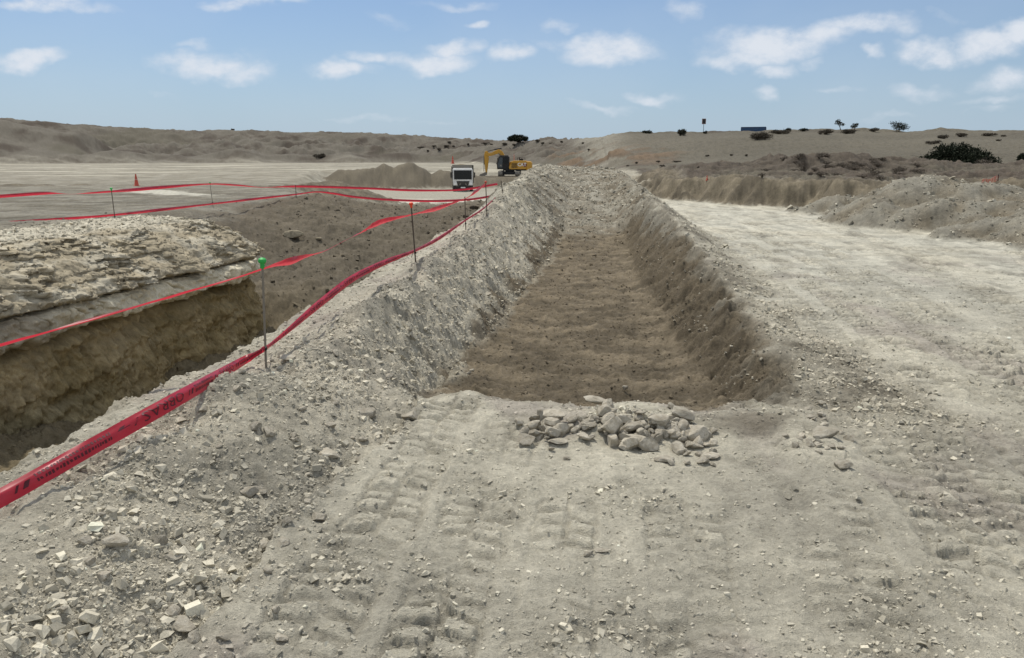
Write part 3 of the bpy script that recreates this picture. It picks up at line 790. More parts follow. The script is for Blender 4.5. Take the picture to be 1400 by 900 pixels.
def rock_material():
    m = bpy.data.materials.new('pale_rock')
    nt, N_, L_, b = nodes_of(m)
    oi = N_.new('ShaderNodeObjectInfo'); co = N_.new('ShaderNodeTexCoord')
    n = N_.new('ShaderNodeTexNoise'); n.inputs['Scale'].default_value = 3.5; n.inputs['Detail'].default_value = 8; n.inputs['Roughness'].default_value = .7
    ad = N_.new('ShaderNodeVectorMath'); ad.operation = 'ADD'; L_.new(co.outputs['Object'], ad.inputs[0]); L_.new(oi.outputs['Location'], ad.inputs[1]); L_.new(ad.outputs[0], n.inputs['Vector'])
    r = N_.new('ShaderNodeValToRGB'); L_.new(n.outputs['Fac'], r.inputs[0])
    r.color_ramp.elements[0].position = .3; r.color_ramp.elements[0].color = (.27, .235, .175, 1)
    r.color_ramp.elements[1].position = .68; r.color_ramp.elements[1].color = (.50, .465, .385, 1)
    mr = N_.new('ShaderNodeMapRange'); mr.inputs['To Min'].default_value = .75; mr.inputs['To Max'].default_value = 1.15; L_.new(oi.outputs['Random'], mr.inputs['Value'])
    mu = N_.new('ShaderNodeVectorMath'); mu.operation = 'SCALE'; L_.new(r.outputs[0], mu.inputs[0]); L_.new(mr.outputs[0], mu.inputs['Scale'])
    L_.new(mu.outputs[0], b.inputs['Base Color']); b.inputs['Roughness'].default_value = .93; b.inputs['Specular IOR Level'].default_value = .15
    bp = N_.new('ShaderNodeBump'); bp.inputs['Strength'].default_value = .55; bp.inputs['Distance'].default_value = .05
    L_.new(n.outputs['Fac'], bp.inputs['Height']); L_.new(bp.outputs[0], b.inputs['Normal'])
    return m
M_ROCK = rock_material()
ROCKS = [cut_rock(100 + i, flat=(.42, .5, .62, .35, .7)[i % 5]) for i in range(16)]
for me in ROCKS:
    me.materials.append(M_ROCK)

def rock(p, size, label, group=None, k=None, yaw=None, tilt=.35, sx=1.0, sz=1.0, sink=.25, cat='rock'):
    me = ROCKS[random.randrange(16) if k is None else k]
    o = bpy.data.objects.new('rock', me); COL.objects.link(o)
    o.location = (p[0], p[1], p[2] + size * .22 * sz * (1 - 2 * sink))
    o.rotation_euler = (random.uniform(-tilt, tilt), random.uniform(-tilt, tilt), random.uniform(0, 6.28) if yaw is None else yaw)
    o.scale = (size * sx, size, size * sz)
    o['label'] = label; o['category'] = cat
    if group: o['group'] = group
    return o

HG = 'rocks heaped at the near end of the trench'
def px_size(p, px):
    return px / F_PX * math.hypot(p[1], CAM_Z - p[2])

# the rocks of the heap one can tell apart: photo pixel of the middle, width in pixels, height factor, label
for (u, v, w, sz, k, lift, lab) in (
        (815, 557, 38, .8, 3, .05, 'flat pale slab lying topmost on the heap against the brown trench floor'),
        (757, 574, 36, .7, 3, .04, 'thin flat slab on top of the small side pile of the rock heap'),
        (836, 592, 32, 1.3, 4, .03, 'brownish blocky upright rock in the middle of the rock heap'),
        (862, 588, 36, .8, 1, .03, 'pale oblong rock lying flat beside the brownish blocky one'),
        (859, 607, 40, .9, 0, .0, 'largest rounded brown rock at the front foot of the heap'),
        (886, 612, 30, 1.3, 2, .0, 'egg-shaped pale rock standing on end at the front of the heap'),
        (930, 573, 34, .9, 5, .03, 'rounded tan rock on the back edge of the heap, over the trench'),
        (903, 586, 30, .9, 6, .03, 'grey block near the top of the heap, next to the oblong rock'),
        (952, 595, 32, .9, 9, .0, 'dark grey rock at the shaded end of the heap'),
        (760, 603, 30, .6, 8, .0, 'flat dark rock at the foot of the small side pile'),
        (907, 628, 28, .6, 13, .0, 'low dusty rock lying loose just in front of the heap'),
        (768, 588, 24, 1.3, 7, .0, 'square tan block in the small side pile of the heap'),
        (972, 622, 26, .7, 11, .0, 'flat dark rock fallen off the shaded end of the heap')):
    p = hit(u, v + 4); s_ = px_size(p, w)
    rock((p[0], p[1], h1(p[0], p[1]) + lift), s_, lab, HG, k=k, yaw=random.uniform(-.5, .5), sz=sz * 1.1, sink=.12, tilt=.25)
n_heap = 0
while n_heap < 146:
    if n_heap < 30:
        u, v = random.gauss(757, 17), random.gauss(592, 13); lab = 'small pale rock in the side pile split off from the main rock heap'; g = 'small rocks of the side pile'
    else:
        u, v = random.gauss(878, 62), random.gauss(590, 15); lab = 'small pale angular rock among the others of the main rock heap'; g = 'small rocks of the main heap'
        v += (u - 870) * .14
        if not 795 < u < 985: continue
    p = hit(u, v)
    hump = .04 * math.exp(-((u - (757 if n_heap < 30 else 870)) / (15 if n_heap < 30 else 50)) ** 2)
    rock((p[0], p[1], h1(p[0], p[1]) + random.uniform(0, hump)), random.choice((.045, .055, .065, .08, .10)) * random.uniform(.85, 1.15), lab, g, tilt=.7, sz=1.15, sink=.15)
    n_heap += 1
# single rocks of the bank and the ground
for (u, v, w, sz, k, lab) in (
        (447, 618, 36, .9, 1, 'pale flat block at the foot of the bank beside the wheel track'),
        (341, 668, 26, 1.0, 4, 'pale square rock halfway down the rubble bank under the long stake'),
        (356, 664, 22, 1.2, 2, 'small upright rock leaning on the pale square one on the bank'),
        (157, 748, 32, 1.0, 0, 'large pale angular rock jutting from the eroded hollow of the bank'),
        (122, 764, 22, .9, 6, 'blocky rock beside the large angular one over the hollow of the bank'),
        (217, 740, 24, .9, 9, 'rounded pale rock alone low on the rubble bank'),
        (250, 852, 42, .7, 3, 'big flat slab at the foot of the bank nearest the viewer'),
        (235, 748 + 12, 26, .7, 8, 'sharp-edged slab just under the rounded pale rock on the bank'),
        (500, 560, 26, .9, 12, 'pale rock on the bank crest where the bank meets the trench'),
        (560, 566, 24, 1.0, 4, 'grey block at the foot of the bank next to the trench corner'),
        (1122, 592, 38, .9, 0, 'brown boulder in the rubble at the trench corner opposite the bank'),
        (1150, 633, 24, .8, 5, 'single rounded rock lying on open ground past the brown boulder'),
        (665, 398, 14, .9, 2, 'round pinkish-white stone high on the rubble bank facing the trench'),
        (400, 488, 40, .45, 3, 'long flat slab lying near the foot of the nearest stake'),
        (822, 750, 20, .6, 3, 'small flat slab on the dusty ground in front of the heap'),
        (805, 754, 14, .9, 7, 'small stone beside the small flat slab on the dusty ground')):
    p = hit(u, v + 5)
    rock((p[0], p[1], h1(p[0], p[1])), px_size(p, w), lab, k=k, yaw=random.uniform(-.5, .5), sz=sz, sink=.22, tilt=.2)
cnt = 0
def bank_spot():
    while True:
        y = 2.3 + 6.5 * random.random() ** 1.5
        s_ = random.uniform(-2.1, -1.0)
        x = s_ + .088 * y
        if abs(math.atan2(x, y)) < math.radians(35):
            return x, y
for i in range(100):
    x, y = bank_spot()
    rock(on_ground(x, y), random.choice((.035, .04, .045, .055, .07)) * random.uniform(.85, 1.2), 'loose pale angular rock strewn on the rubble bank between stakes and wheel track', 'loose rocks strewn on the rubble bank', tilt=.5, sz=1.1, sink=.2)
for i in range(26):
    u, v = random.gauss(1112, 22), random.gauss(588, 22)
    p = hit(u, v); rock((p[0], p[1], h1(p[0], p[1])), random.uniform(.03, .07), 'small rock in the spilled rubble round the brown boulder', 'small rocks round the brown boulder', tilt=.5, sink=.2)
# boulders of the soil slope
M_CLOD = ground_material('clod', ((4, .6), (16, .5)), .6, .05, .2)
def clod(u, v, w, hk, lab, tint, name='boulder'):
    p = hit(u, v); s_ = px_size(p, w)
    me = cut_rock(int(u), hk, 7); nv = len(me.vertices)
    a = me.color_attributes.new('tint', 'FLOAT_COLOR', 'POINT'); a.data.foreach_set('color', np.tile(np.append(tint, 1), nv).astype(np.float32))
    o = link(name, me, M_CLOD); o.location = (p[0], p[1], p[2] + s_ * hk * .3); o.scale = (s_, s_, s_); o['label'] = lab; o['category'] = 'boulder'
clod(402, 324, 29, .42, 'tan boulder half sunk in the brown soil slope behind the rock ledge', C['tan'] * .8)
clod(436, 328, 9, .6, 'small tan boulder on the soil slope beside the larger tan one', C['tan'] * .85)
clod(648, 286, 13, .6, 'dark earth lump by the bright pit floor, beneath the crossing tapes', C['soil'] * .8)
clod(637, 298, 9, .8, 'dark earth lump at the foot of a thin stake', C['soil'] * .8)

def gravel(name, r0, r1, n, accept, size, kind='stuff'):
    lr = RNG.uniform(math.log(r0), math.log(r1), n); a = RNG.uniform(math.radians(-41), math.radians(41), n)
    r = np.exp(lr); x, y = r * np.sin(a), r * np.cos(a)
    z = np.empty(n); c = np.empty((n, 3)); rub = np.empty(n)
    for i in range(0, n, 400000):
        z[i:i + 400000], c[i:i + 400000], rub[i:i + 400000] = terrain(x[i:i + 400000], y[i:i + 400000])
    keep = RNG.random(n) < accept(rub, r, x, y)
    x, y, z, c, rub, r = x[keep], y[keep], z[keep], c[keep], rub[keep], r[keep]
    return stones(name, x, y, z, c, rub, size(len(x), r, rub), kind)

def stones(name, x, y, z, c, rub, s_, kind='stuff'):
    m = len(x)
    cube = np.array([(i, j, k) for i in (-1, 1) for j in (-1, 1) for k in (-1, 1)], float) * .5
    P = cube[None] + RNG.uniform(-.24, .24, (m, 8, 3))
    P[:, :, :2] *= np.where(cube[None, :, 2:] > 0, RNG.uniform(.45, 1.0, (m, 1, 1)), 1.0)
    P *= (np.stack([np.ones(m), RNG.uniform(.5, .95, m), RNG.uniform(.25, .65, m)], 1) * s_[:, None])[:, None, :]
    ax, ay, az_ = RNG.normal(0, .38, m), RNG.normal(0, .38, m), RNG.uniform(0, 6.283, m)
    def rot(P, i, j, t):
        ct, st_ = np.cos(t)[:, None], np.sin(t)[:, None]
        a_, b_ = P[:, :, i].copy(), P[:, :, j].copy()
        P[:, :, i], P[:, :, j] = a_ * ct - b_ * st_, a_ * st_ + b_ * ct
    rot(P, 1, 2, ax); rot(P, 0, 2, ay); rot(P, 0, 1, az_)
    P += np.stack([x, y, z + s_ * .10], 1)[:, None, :]
    q = np.array([(0, 1, 3, 2), (4, 6, 7, 5), (0, 4, 5, 1), (2, 3, 7, 6), (0, 2, 6, 4), (1, 5, 7, 3)])
    F = (np.arange(m)[:, None, None] * 8 + q[None]).reshape(-1, 4)
    tone = np.clip(RNG.normal(1.0, .17, m), .6, 1.4)[:, None]
    cc = mix(c, C['grey'] * 1.12, RNG.uniform(.15, .8, m)[:, None] * (rub > .26)[:, None]) * tone
    me = mesh_np(name, P.reshape(-1, 3), F, np.repeat(np.clip(cc, .03, .62), 8, axis=0), smooth=False)
    o = link(name, me, M_STONE); o['kind'] = kind
    return o

gravel('gravel', 1.9, 13.5, 300000,
       lambda rub, r, x, y: np.clip(rub ** 1.8 * .55 + .04, 0, 1),
       lambda m, r, rub: np.minimum(np.maximum(.0085, .0019 * r) * RNG.uniform(.6, 1.15, m) * RNG.random(m) ** -.42, .020 + .035 * rub))
gravel('gravel', 13.5, 60, 260000,
       lambda rub, r, x, y: np.clip(rub ** 1.2 * .5, 0, 1),
       lambda m, r, rub: np.minimum(.0014 * r * RNG.uniform(.6, 1.1, m) * RNG.random(m) ** -.34, .04 + .004 * r))

# loose stones lying on the bedded ledge
LV, LC_, LQ = LEDGE
pick_ = RNG.integers(0, LQ.size, 26000); qq = LQ.ravel()[pick_]
ok_ = (RNG.random(len(pick_)) < np.where(qq < 2.0, .95, .42)) & (LV.reshape(-1, 3)[pick_, 1] > 5)
pv = LV.reshape(-1, 3)[pick_][ok_]; pc_ = LC_.reshape(-1, 3)[pick_][ok_]
stones('gravel', pv[:, 0], pv[:, 1], pv[:, 2], np.clip(pc_, .03, .6), np.where(qq[ok_] < 2.0, .5, .1),
       np.minimum(.017 * RNG.uniform(.7, 1.2, len(pv)) * RNG.random(len(pv)) ** -.4, .085))
# ------------------------------------------------------------------ small mesh builder
class MB:
    def __init__(s): s.bm = bmesh.new()
    def _add(s, geom, mat=None):
        return geom
    def box(s, c, size, rot=None, bevel=0.0):
        r = bmesh.ops.create_cube(s.bm, size=1)
        vs_ = r['verts']
        for v in vs_: v.co = Vector((v.co.x * size[0], v.co.y * size[1], v.co.z * size[2]))
        if bevel > 0:
            es = list({e for v in vs_ for e in v.link_edges})
            q = bmesh.ops.bevel(s.bm, geom=es, offset=bevel, segments=2, affect='EDGES', profile=.5)
            vs_ = list({v for f in q['faces'] for v in f.verts} | {v for v in vs_ if v.is_valid})
        R = Euler(rot).to_matrix() if rot else Matrix.Identity(3)
        for v in vs_: v.co = R @ v.co + Vector(c)
        return s
    def cyl(s, a, b, r0, r1=None, n=14):
        a, b = Vector(a), Vector(b); d = b - a
        r = bmesh.ops.create_cone(s.bm, cap_ends=True, segments=n, radius1=r0, radius2=r0 if r1 is None else r1, depth=d.length)
        q = d.to_track_quat('Z', 'Y').to_matrix()
        for v in r['verts']: v.co = q @ v.co + (a + b) / 2
        return s
    def ball(s, c, r, sc=(1, 1, 1), n=12):
        q = bmesh.ops.create_uvsphere(s.bm, u_segments=n, v_segments=n // 2 + 2, radius=r)
        for v in q['verts']: v.co = Vector((v.co.x * sc[0], v.co.y * sc[1], v.co.z * sc[2])) + Vector(c)
        return s
    def prism(s, pts, y0, y1, bevel=0.0):
        """outline in x-z, extruded from y0 to y1"""
        a = [s.bm.verts.new((p[0], y0, p[1])) for p in pts]; b = [s.bm.verts.new((p[0], y1, p[1])) for p in pts]
        n = len(pts); fs = [s.bm.faces.new(a), s.bm.faces.new(b[::-1])]
        for i in range(n):
            fs.append(s.bm.faces.new((a[i], b[i], b[(i + 1) % n], a[(i + 1) % n])))
        bmesh.ops.recalc_face_normals(s.bm, faces=fs)
        if bevel > 0:
            es = list({e for f in fs for e in f.edges})
            bmesh.ops.bevel(s.bm, geom=es, offset=bevel, segments=1, affect='EDGES')
        return s
    def lathe(s, prof, c=(0, 0, 0), n=18):
        rings = [[s.bm.verts.new((c[0] + r * math.cos(6.28319 * k / n), c[1] + r * math.sin(6.28319 * k / n), c[2] + z)) for k in range(n)] for r, z in prof]
        for A, B in zip(rings[:-1], rings[1:]):
            for k in range(n): s.bm.faces.new((A[k], A[(k + 1) % n], B[(k + 1) % n], B[k]))
        s.bm.faces.new(rings[0][::-1]); s.bm.faces.new(rings[-1])
        return s
    def tube(s, pts, r, n=6):
        for a, b in zip(pts[:-1], pts[1:]):
            if (Vector(b) - Vector(a)).length > 1e-6: s.cyl(a, b, r, n=n)
        return s
    def build(s, name, mat, parent=None, smooth=False):
        me = bpy.data.meshes.new(name); s.bm.to_mesh(me); s.bm.free()
        if smooth:
            for p in me.polygons: p.use_smooth = True
            try: me.set_sharp_from_angle(angle=math.radians(35))
            except Exception: pass
        return link(name, me, mat, parent)

def empty(name, loc, rz=0, label=None, cat=None, group=None):
    o = bpy.data.objects.new(name, None); COL.objects.link(o); o.location = loc; o.rotation_euler = (0, 0, rz); o.empty_display_size = .2
    o['label'] = label; o['category'] = cat
    if group: o['group'] = group
    return o
def tag(o, label, cat, group=None):
    o['label'] = label; o['category'] = cat
    if group: o['group'] = group
    return o

def paint(name, c, rough=.5, metal=0.0, dust=.35, dustc=(.22, .195, .15), scale=2.0, spec=.4):
    m = bpy.data.materials.new(name); nt, N_, L_, b = nodes_of(m)
    co = N_.new('ShaderNodeTexCoord'); n = N_.new('ShaderNodeTexNoise'); n.inputs['Scale'].default_value = scale; n.inputs['Detail'].default_value = 7; n.inputs['Roughness'].default_value = .7
    L_.new(co.outputs['Object'], n.inputs['Vector'])
    mr = N_.new('ShaderNodeMapRange'); mr.inputs['From Min'].default_value = .38; mr.inputs['From Max'].default_value = .72; mr.inputs['To Max'].default_value = dust; L_.new(n.outputs['Fac'], mr.inputs['Value'])
    mx_ = N_.new('ShaderNodeMix'); mx_.data_type = 'RGBA'; mx_.inputs[6].default_value = (*c, 1); mx_.inputs[7].default_value = (*dustc, 1); L_.new(mr.outputs[0], mx_.inputs['Factor'])
    L_.new(mx_.outputs[2], b.inputs['Base Color'])
    ro = N_.new('ShaderNodeMapRange'); ro.inputs['To Min'].default_value = rough; ro.inputs['To Max'].default_value = min(1, rough + .3); L_.new(n.outputs['Fac'], ro.inputs['Value']); L_.new(ro.outputs[0], b.inputs['Roughness'])
    b.inputs['Metallic'].default_value = metal; b.inputs['Specular IOR Level'].default_value = spec
    return m
M_YEL = paint('machine_yellow', (.52, .27, .02), .45)
M_DARK = paint('dark_steel', (.012, .012, .012), .6, dust=.06)
M_GLASS = paint('dark_glass', (.005, .007, .008), .12, dust=.0, spec=.35)
M_GLASSL = paint('cab_glass', (.05, .062, .068), .12, dust=.0, spec=.5)
M_WHITE = paint('cab_white', (.62, .62, .60), .4, dust=.25)
M_STEEL = paint('worn_steel', (.20, .19, .17), .45, .6, dust=.6)
M_RUST = paint('stake_steel', (.075, .058, .045), .7, .3, dust=.3, scale=30)
M_PALEROD = paint('dusty_rod', (.20, .18, .15), .7, .2, dust=.5, scale=30)
M_GREEN = paint('green_cap', (.015, .36, .06), .4, dust=.1, scale=20)
M_ORANGE = paint('orange_cap', (.80, .07, .02), .4, dust=.05, scale=20)
M_CONE = paint('cone_orange', (.50, .065, .035), .55, dust=.4, scale=5)
M_CONEB = paint('cone_band', (.50, .30, .26), .5, dust=.3)
M_BLUE = paint('container_blue', (.02, .07, .16), .5, dust=.2)
M_BLUED = paint('container_blue_dark', (.014, .045, .11), .5, dust=.2)
M_SIGN = paint('sign_dark', (.02, .018, .02), .5, dust=.1)
M_LAMP = paint('lamp_lens', (.75, .74, .70), .15, dust=.1)
M_TYRE = paint('tyre', (.018, .017, .016), .85, dust=.5)
M_LOGO = paint('logo_white', (.75, .73, .68), .5, dust=.1)
M_RED = paint('mark_red', (.16, .02, .01), .5, dust=.1)

# ------------------------------------------------------------------ barrier stakes
def stake(uv0, uv1, label, cap, thick=.008, rod=None, y=None):
    b = hit(*uv0) if y is None else at_y(uv0[0], uv0[1], y)
    t = at_y(uv1[0], uv1[1], b[1])
    o = empty('barrier_stake', b, 0, label, 'stake', 'steel stakes carrying the barrier tape')
    tv = Vector(t - b); L_ = tv.length
    MB().cyl((0, 0, -.12), tv, thick, thick * .92, 8).build('rod', rod or M_RUST, o, True)
    if cap is not None:
        k = MB(); k.lathe([(.011, -.050), (.014, -.046), (.015, -.018), (.024, -.010), (.028, 0), (.025, .012), (.015, .020), (.004, .023)], n=16)
        c = k.build('cap', cap, o, True); c.location = tv; c.rotation_euler = tv.to_track_quat('Z', 'Y').to_euler()
    kn = MB(); kp = tv * .17
    for a in range(3):
        pts = [(kp.x + .014 * math.cos(q), kp.y + .014 * math.sin(q), kp.z + .006 * a + .004 * math.sin(q * 2)) for q in np.linspace(0, 6.28, 9)]
        kn.tube(pts, .003, 5)
    kn.tube([kp, kp + Vector((-.035, .0, .0)), kp + Vector((-.05, .01, -.06))], .003, 5)
    kn.build('tie_wire', M_DARK, o, True)
    return b, t
S1 = stake((363, 502), (358.5, 357), 'nearest and longest stake, pale rod with a bright green mushroom cap', M_GREEN, rod=M_PALEROD)
S2 = stake((569, 360), (562, 279), 'dark stake with a bright orange round cap, leaning left over the pit edge', M_ORANGE, .009)
S3 = stake((637, 314), (635.5, 269), 'bare dark stake without cap, second beyond the orange capped one', None, .009)
S4 = stake((666, 296), (664, 249), 'dark stake with red tape tied over its top, where three tapes meet', M_CONE, .010)
S5 = stake((688, 264), (685, 247), 'short bare stake farthest along the spoil bank, below the excavator', None, .012)
T1 = stake((158, 305), (152, 258), 'thin dark stake with a small green cap on the flat beyond the rock ledge', M_GREEN, .009)
T2 = stake((291.5, 283), (287, 250), 'thin grey stake with a dull green cap behind the end of the rock ledge', M_GREEN, .009, M_PALEROD)
T3 = stake((405, 270), (404, 253), 'short thin stake at the crest of the brown soil slope', None, .012)

# ------------------------------------------------------------------ barrier tape
def tape_material():
    m = bpy.data.materials.new('barrier_tape'); nt, N_, L_, b = nodes_of(m)
    co = N_.new('ShaderNodeTexCoord'); n = N_.new('ShaderNodeTexNoise'); n.inputs['Scale'].default_value = 9; n.inputs['Detail'].default_value = 4
    L_.new(co.outputs['Object'], n.inputs['Vector'])
    r = N_.new('ShaderNodeValToRGB'); L_.new(n.outputs['Fac'], r.inputs[0])
    r.color_ramp.elements[0].position = .3; r.color_ramp.elements[0].color = (.29, .010, .026, 1)
    r.color_ramp.elements[1].position = .75; r.color_ramp.elements[1].color = (.46, .035, .062, 1)
    L_.new(r.outputs[0], b.inputs['Base Color']); b.inputs['Roughness'].default_value = .32; b.inputs['Specular IOR Level'].default_value = .45
    tr = N_.new('ShaderNodeBsdfTranslucent'); tr.inputs['Color'].default_value = (.75, .05, .08, 1)
    mx_ = N_.new('ShaderNodeMixShader'); mx_.inputs[0].default_value = .42
    L_.new(b.outputs[0], mx_.inputs[1]); L_.new(tr.outputs[0], mx_.inputs[2]); L_.new(mx_.outputs[0], N_['Material Output'].inputs['Surface'])
    return m
M_TAPE = tape_material()
M_INK = paint('tape_ink', (.075, .008, .015), .5, dust=0)

def catmull(P, n):
    P = np.array(P, float); P = np.vstack([2 * P[0] - P[1], P, 2 * P[-1] - P[-2]])
    out = []
    for i in range(1, len(P) - 2):
        t = np.linspace(0, 1, n, endpoint=False)[:, None]
        a, b, c, d = P[i - 1], P[i], P[i + 1], P[i + 2]
        out.append(.5 * (2 * b + (c - a) * t + (2 * a - 5 * b + 4 * c - d) * t ** 2 + (3 * b - a - 3 * c + d) * t ** 3))
    return np.vstack(out + [P[-2][None]])

def tape(ctrl, label, width=.105, lettering=False, lift=.0, seg=40, group='red barrier tapes'):
    """ctrl: (u, v, y, roll in degrees, width factor); roll 0 = standing on edge, 90 = lying flat"""
    def place(u, v, y):
        if y is not None: return at_y(u, v, y)
        q = hit(u, v)
        return q + (np.array([0, 0, CAM_Z]) - q) * .08
    P = [np.append(place(u, v, y), [roll, wf]) for u, v, y, roll, wf in ctrl]
    Q = catmull(P, seg)
    c, roll, wf = Q[:, :3], np.radians(Q[:, 3]), np.clip(Q[:, 4], .03, 1.1)
    c = c + np.stack([0 * roll, 0 * roll, np.full(len(c), lift)], 1)
    tn = np.gradient(c, axis=0); tn /= np.linalg.norm(tn, axis=1)[:, None]
    side = np.cross(tn, [0, 0, 1.0]); side /= np.linalg.norm(side, axis=1)[:, None]
    up = np.cross(side, tn)
    wd = np.cos(roll)[:, None] * up + np.sin(roll)[:, None] * side
    nr = np.cross(wd, tn)
    L_ = np.concatenate([[0], np.cumsum(np.linalg.norm(np.diff(c, axis=0), axis=1))])
    w = width * wf
    nx = 9
    X = np.linspace(-.5, .5, nx)
    rip = .07 * perlin(L_[:, None] * 2.3 + 5, X[None] * 2.0) * np.ones((1, nx)) + .05 * perlin(L_[:, None] * 7, X[None] * 3)
    fold = (np.abs(X - .10) - .25)[None] * .55
    off = (rip + fold) * w[:, None]
    V = c[:, None] + wd[:, None] * (X[None] * w[:, None])[..., None] + nr[:, None] * off[..., None]
    me = mesh_np('barrier_tape', V.reshape(-1, 3), grid_faces(len(c), nx))
    o = link('barrier_tape', me, M_TAPE); tag(o, label, 'barrier tape', group)
    if lettering:
        def surf(l, x):
            i = np.clip(np.interp(l, L_, np.arange(len(L_))), 0, len(L_) - 1.001); j = np.clip((x + .5) * (nx - 1), 0, nx - 1.001)
            i0, j0 = i.astype(int), j.astype(int); fi, fj = (i - i0)[:, None], (j - j0)[:, None]
            return (V[i0, j0] * (1 - fi) + V[i0 + 1, j0] * fi) * (1 - fj) + (V[i0, j0 + 1] * (1 - fi) + V[i0 + 1, j0 + 1] * fi) * fj
        nrm = np.zeros_like(c); nrm[:] = nr
        sgn = np.sign((np.array([0, 0, CAM_Z]) - c[len(c) // 3]) @ nr[len(c) // 3])
        verts, faces = [], []
        def put(P2, F2):
            """P2: (along metres, across -.5..5) points of flat marks lying on the tape"""
            n0 = sum(len(v) for v in verts)
            S = surf(P2[:, 0], P2[:, 1])
            k = np.clip(np.interp(P2[:, 0], L_, np.arange(len(L_))).round().astype(int), 0, len(L_) - 1)
            verts.append(S + nrm[k] * sgn * .0030); faces.extend([[a + n0 for a in f] for f in F2])
        cu = bpy.data.curves.new('word', 'FONT'); cu.body = 'OBRAS'; cu.size = 1; cu.resolution_u = 2
        to = bpy.data.objects.new('word', cu); COL.objects.link(to); bpy.context.view_layer.update()
        bm = bmesh.new(); tm = to.to_mesh(); bm.from_mesh(tm); bmesh.ops.triangulate(bm, faces=bm.faces); bmesh.ops.subdivide_edges(bm, edges=bm.edges, cuts=3, use_grid_fill=True)
        bmesh.ops.triangulate(bm, faces=bm.faces)
        wp = np.array([v.co[:2] for v in bm.verts]); wfc = [[v.index for v in f.verts] for f in bm.faces]; bm.free(); to.to_mesh_clear()
        bpy.data.objects.remove(to); bpy.data.curves.remove(cu)
        wp = (wp - wp.min(0)) / (wp.max(0) - wp.min(0))
        def bar(l0, l1, x0, x1, sk=0.0):
            put(np.array([(l0, x0), (l1, x0), (l1 + sk, x1), (l0 + sk, x1)]), [[0, 1, 2, 3]])
        rg = random.Random(3)
        pos = .05
        while pos < L_[-1] - 1.0:
            # the word reads upside down from this side, as in the photo
            put(np.stack([pos + .34 * (1 - wp[:, 0]), (1 - wp[:, 1]) * .62 - .30], 1), wfc)
            q = pos + .40
            for k in range(2): bar(q + .035 * k, q + .047 * k + .012, -.22, .12, .02)
            q += .10
            for row in (-.16, .16):                                     # two rows of fine print, too small to read
                l = q
                while l < q + .36:
                    b_ = rg.uniform(.006, .013); hgt_ = rg.uniform(.07, .11)
                    bar(l, l + b_, row - hgt_, row + hgt_, rg.uniform(-.004, .004)); l += b_ + rg.uniform(.004, .008)
            q += .40
            bar(q, q + .07, -.02, .02); bar(q + .0, q + .03, .0, .16, .02); bar(q + .09, q + .10, -.2, .2, .03)
            pos += 1.05
        me2 = bpy.data.meshes.new('lettering'); me2.from_pydata(np.vstack(verts).tolist(), [], faces); me2.update()
        link('lettering', me2, M_INK, o)
    return o

tape([(-150, 762, None, -35, 1), (0, 681, None, -35, 1), (130, 608, None, -35, 1), (250, 541, None, -35, 1), (330, 495, None, -30, .8), (361, 477, S1[0][1] - .02, -25, .45),
      (372, 470, 5.48, -25, .35), (400, 447, 5.9, -30, .55), (440, 413, 6.66, -35, .85), (485, 379, 7.75, -35, .9), (530, 357, 8.95, -35, .8), (567, 343, 10.15, -20, .5),
      (600, 326, 12.0, -30, .7), (637, 301, 14.4, -20, .45), (665, 282, 17.0, -25, .5), (690, 258, 26.0, -10, .4)],
     'low red tape with upside-down black lettering, tied near the stake feet along the bank', lettering=True, width=.074)
tape([(-160, 517, 4.0, 70, .6), (0, 473, 4.55, 65, .55), (60, 456, 4.7, 70, .5), (150, 430, 4.95, 88, .35), (240, 404, 5.1, 72, .5), (320, 381, 5.25, 82, .35), (358, 369, 5.35, 60, .45),
      (380, 362, 5.6, 40, .6), (405, 356, 6.0, 20, .7), (430, 348, 6.6, 60, .35), (447, 342, 7.0, 80, .10), (470, 330, 7.6, 88, .05), (484, 323, 8.0, 80, .10), (496, 317, 8.35, 50, .7), (520, 305, 9.0, 30, 1),
      (564, 294, 10.2, 60, .55), (600, 285, 12.2, 20, .9), (636, 272, 14.5, 50, .4), (650, 263, 15.6, 10, .9), (664, 252, 17, 20, .7)],
     'high twisted red tape over the pit, just under the green and orange stake caps', width=.10)
tape([(-60, 309, 16.5, 10, .8), (0, 305.5, 17, 5, .9), (80, 300, 17.6, 10, .8), (157, 294, 18, 10, .6), (220, 287, 20, 5, .9), (290, 279, 23, 10, .6), (350, 272, 26, 5, .9), (404, 266, 29.2, 10, .7), (432, 262.5, 31, 10, .6),
      (455, 264.5, 32, 5, .9), (482, 269, 32, 0, 1), (520, 272.5, 31.5, 0, 1), (561, 274.5, 30.5, 0, 1), (600, 275, 30, 0, 1), (640, 273, 28.5, 0, .9), (670, 268.5, 27, 5, .8), (686, 264, 26, 5, .6)],
     'low red tape from the flat past the soil crest to the spoil bank', width=.085)
tape([(-60, 272, 17, 5, .8), (0, 268.5, 17.3, 0, .9), (60, 264.5, 17.5, 5, .8), (95, 265.5, 17.7, 80, .15), (120, 264.5, 17.8, 40, .5), (152, 262, 18, 10, .6), (185, 259.5, 19.2, 0, 1), (225, 256, 20.6, 0, 1), (287, 252, 23, 30, .6),
      (325, 253.5, 25, 20, .7), (360, 256.5, 27, 60, .4), (404, 255, 29.2, 5, 1), (450, 255.8, 29.4, 0, 1.05), (510, 258, 29, 0, 1), (560, 260.3, 28.5, 0, 1), (610, 260.5, 28, 5, .8), (640, 258.5, 27.5, 5, .9), (664, 254.5, 27, 5, .9), (680, 251.5, 26.2, 10, .9)],
     'high red tape strung in front of the lorry at the far stake tops', width=.08)

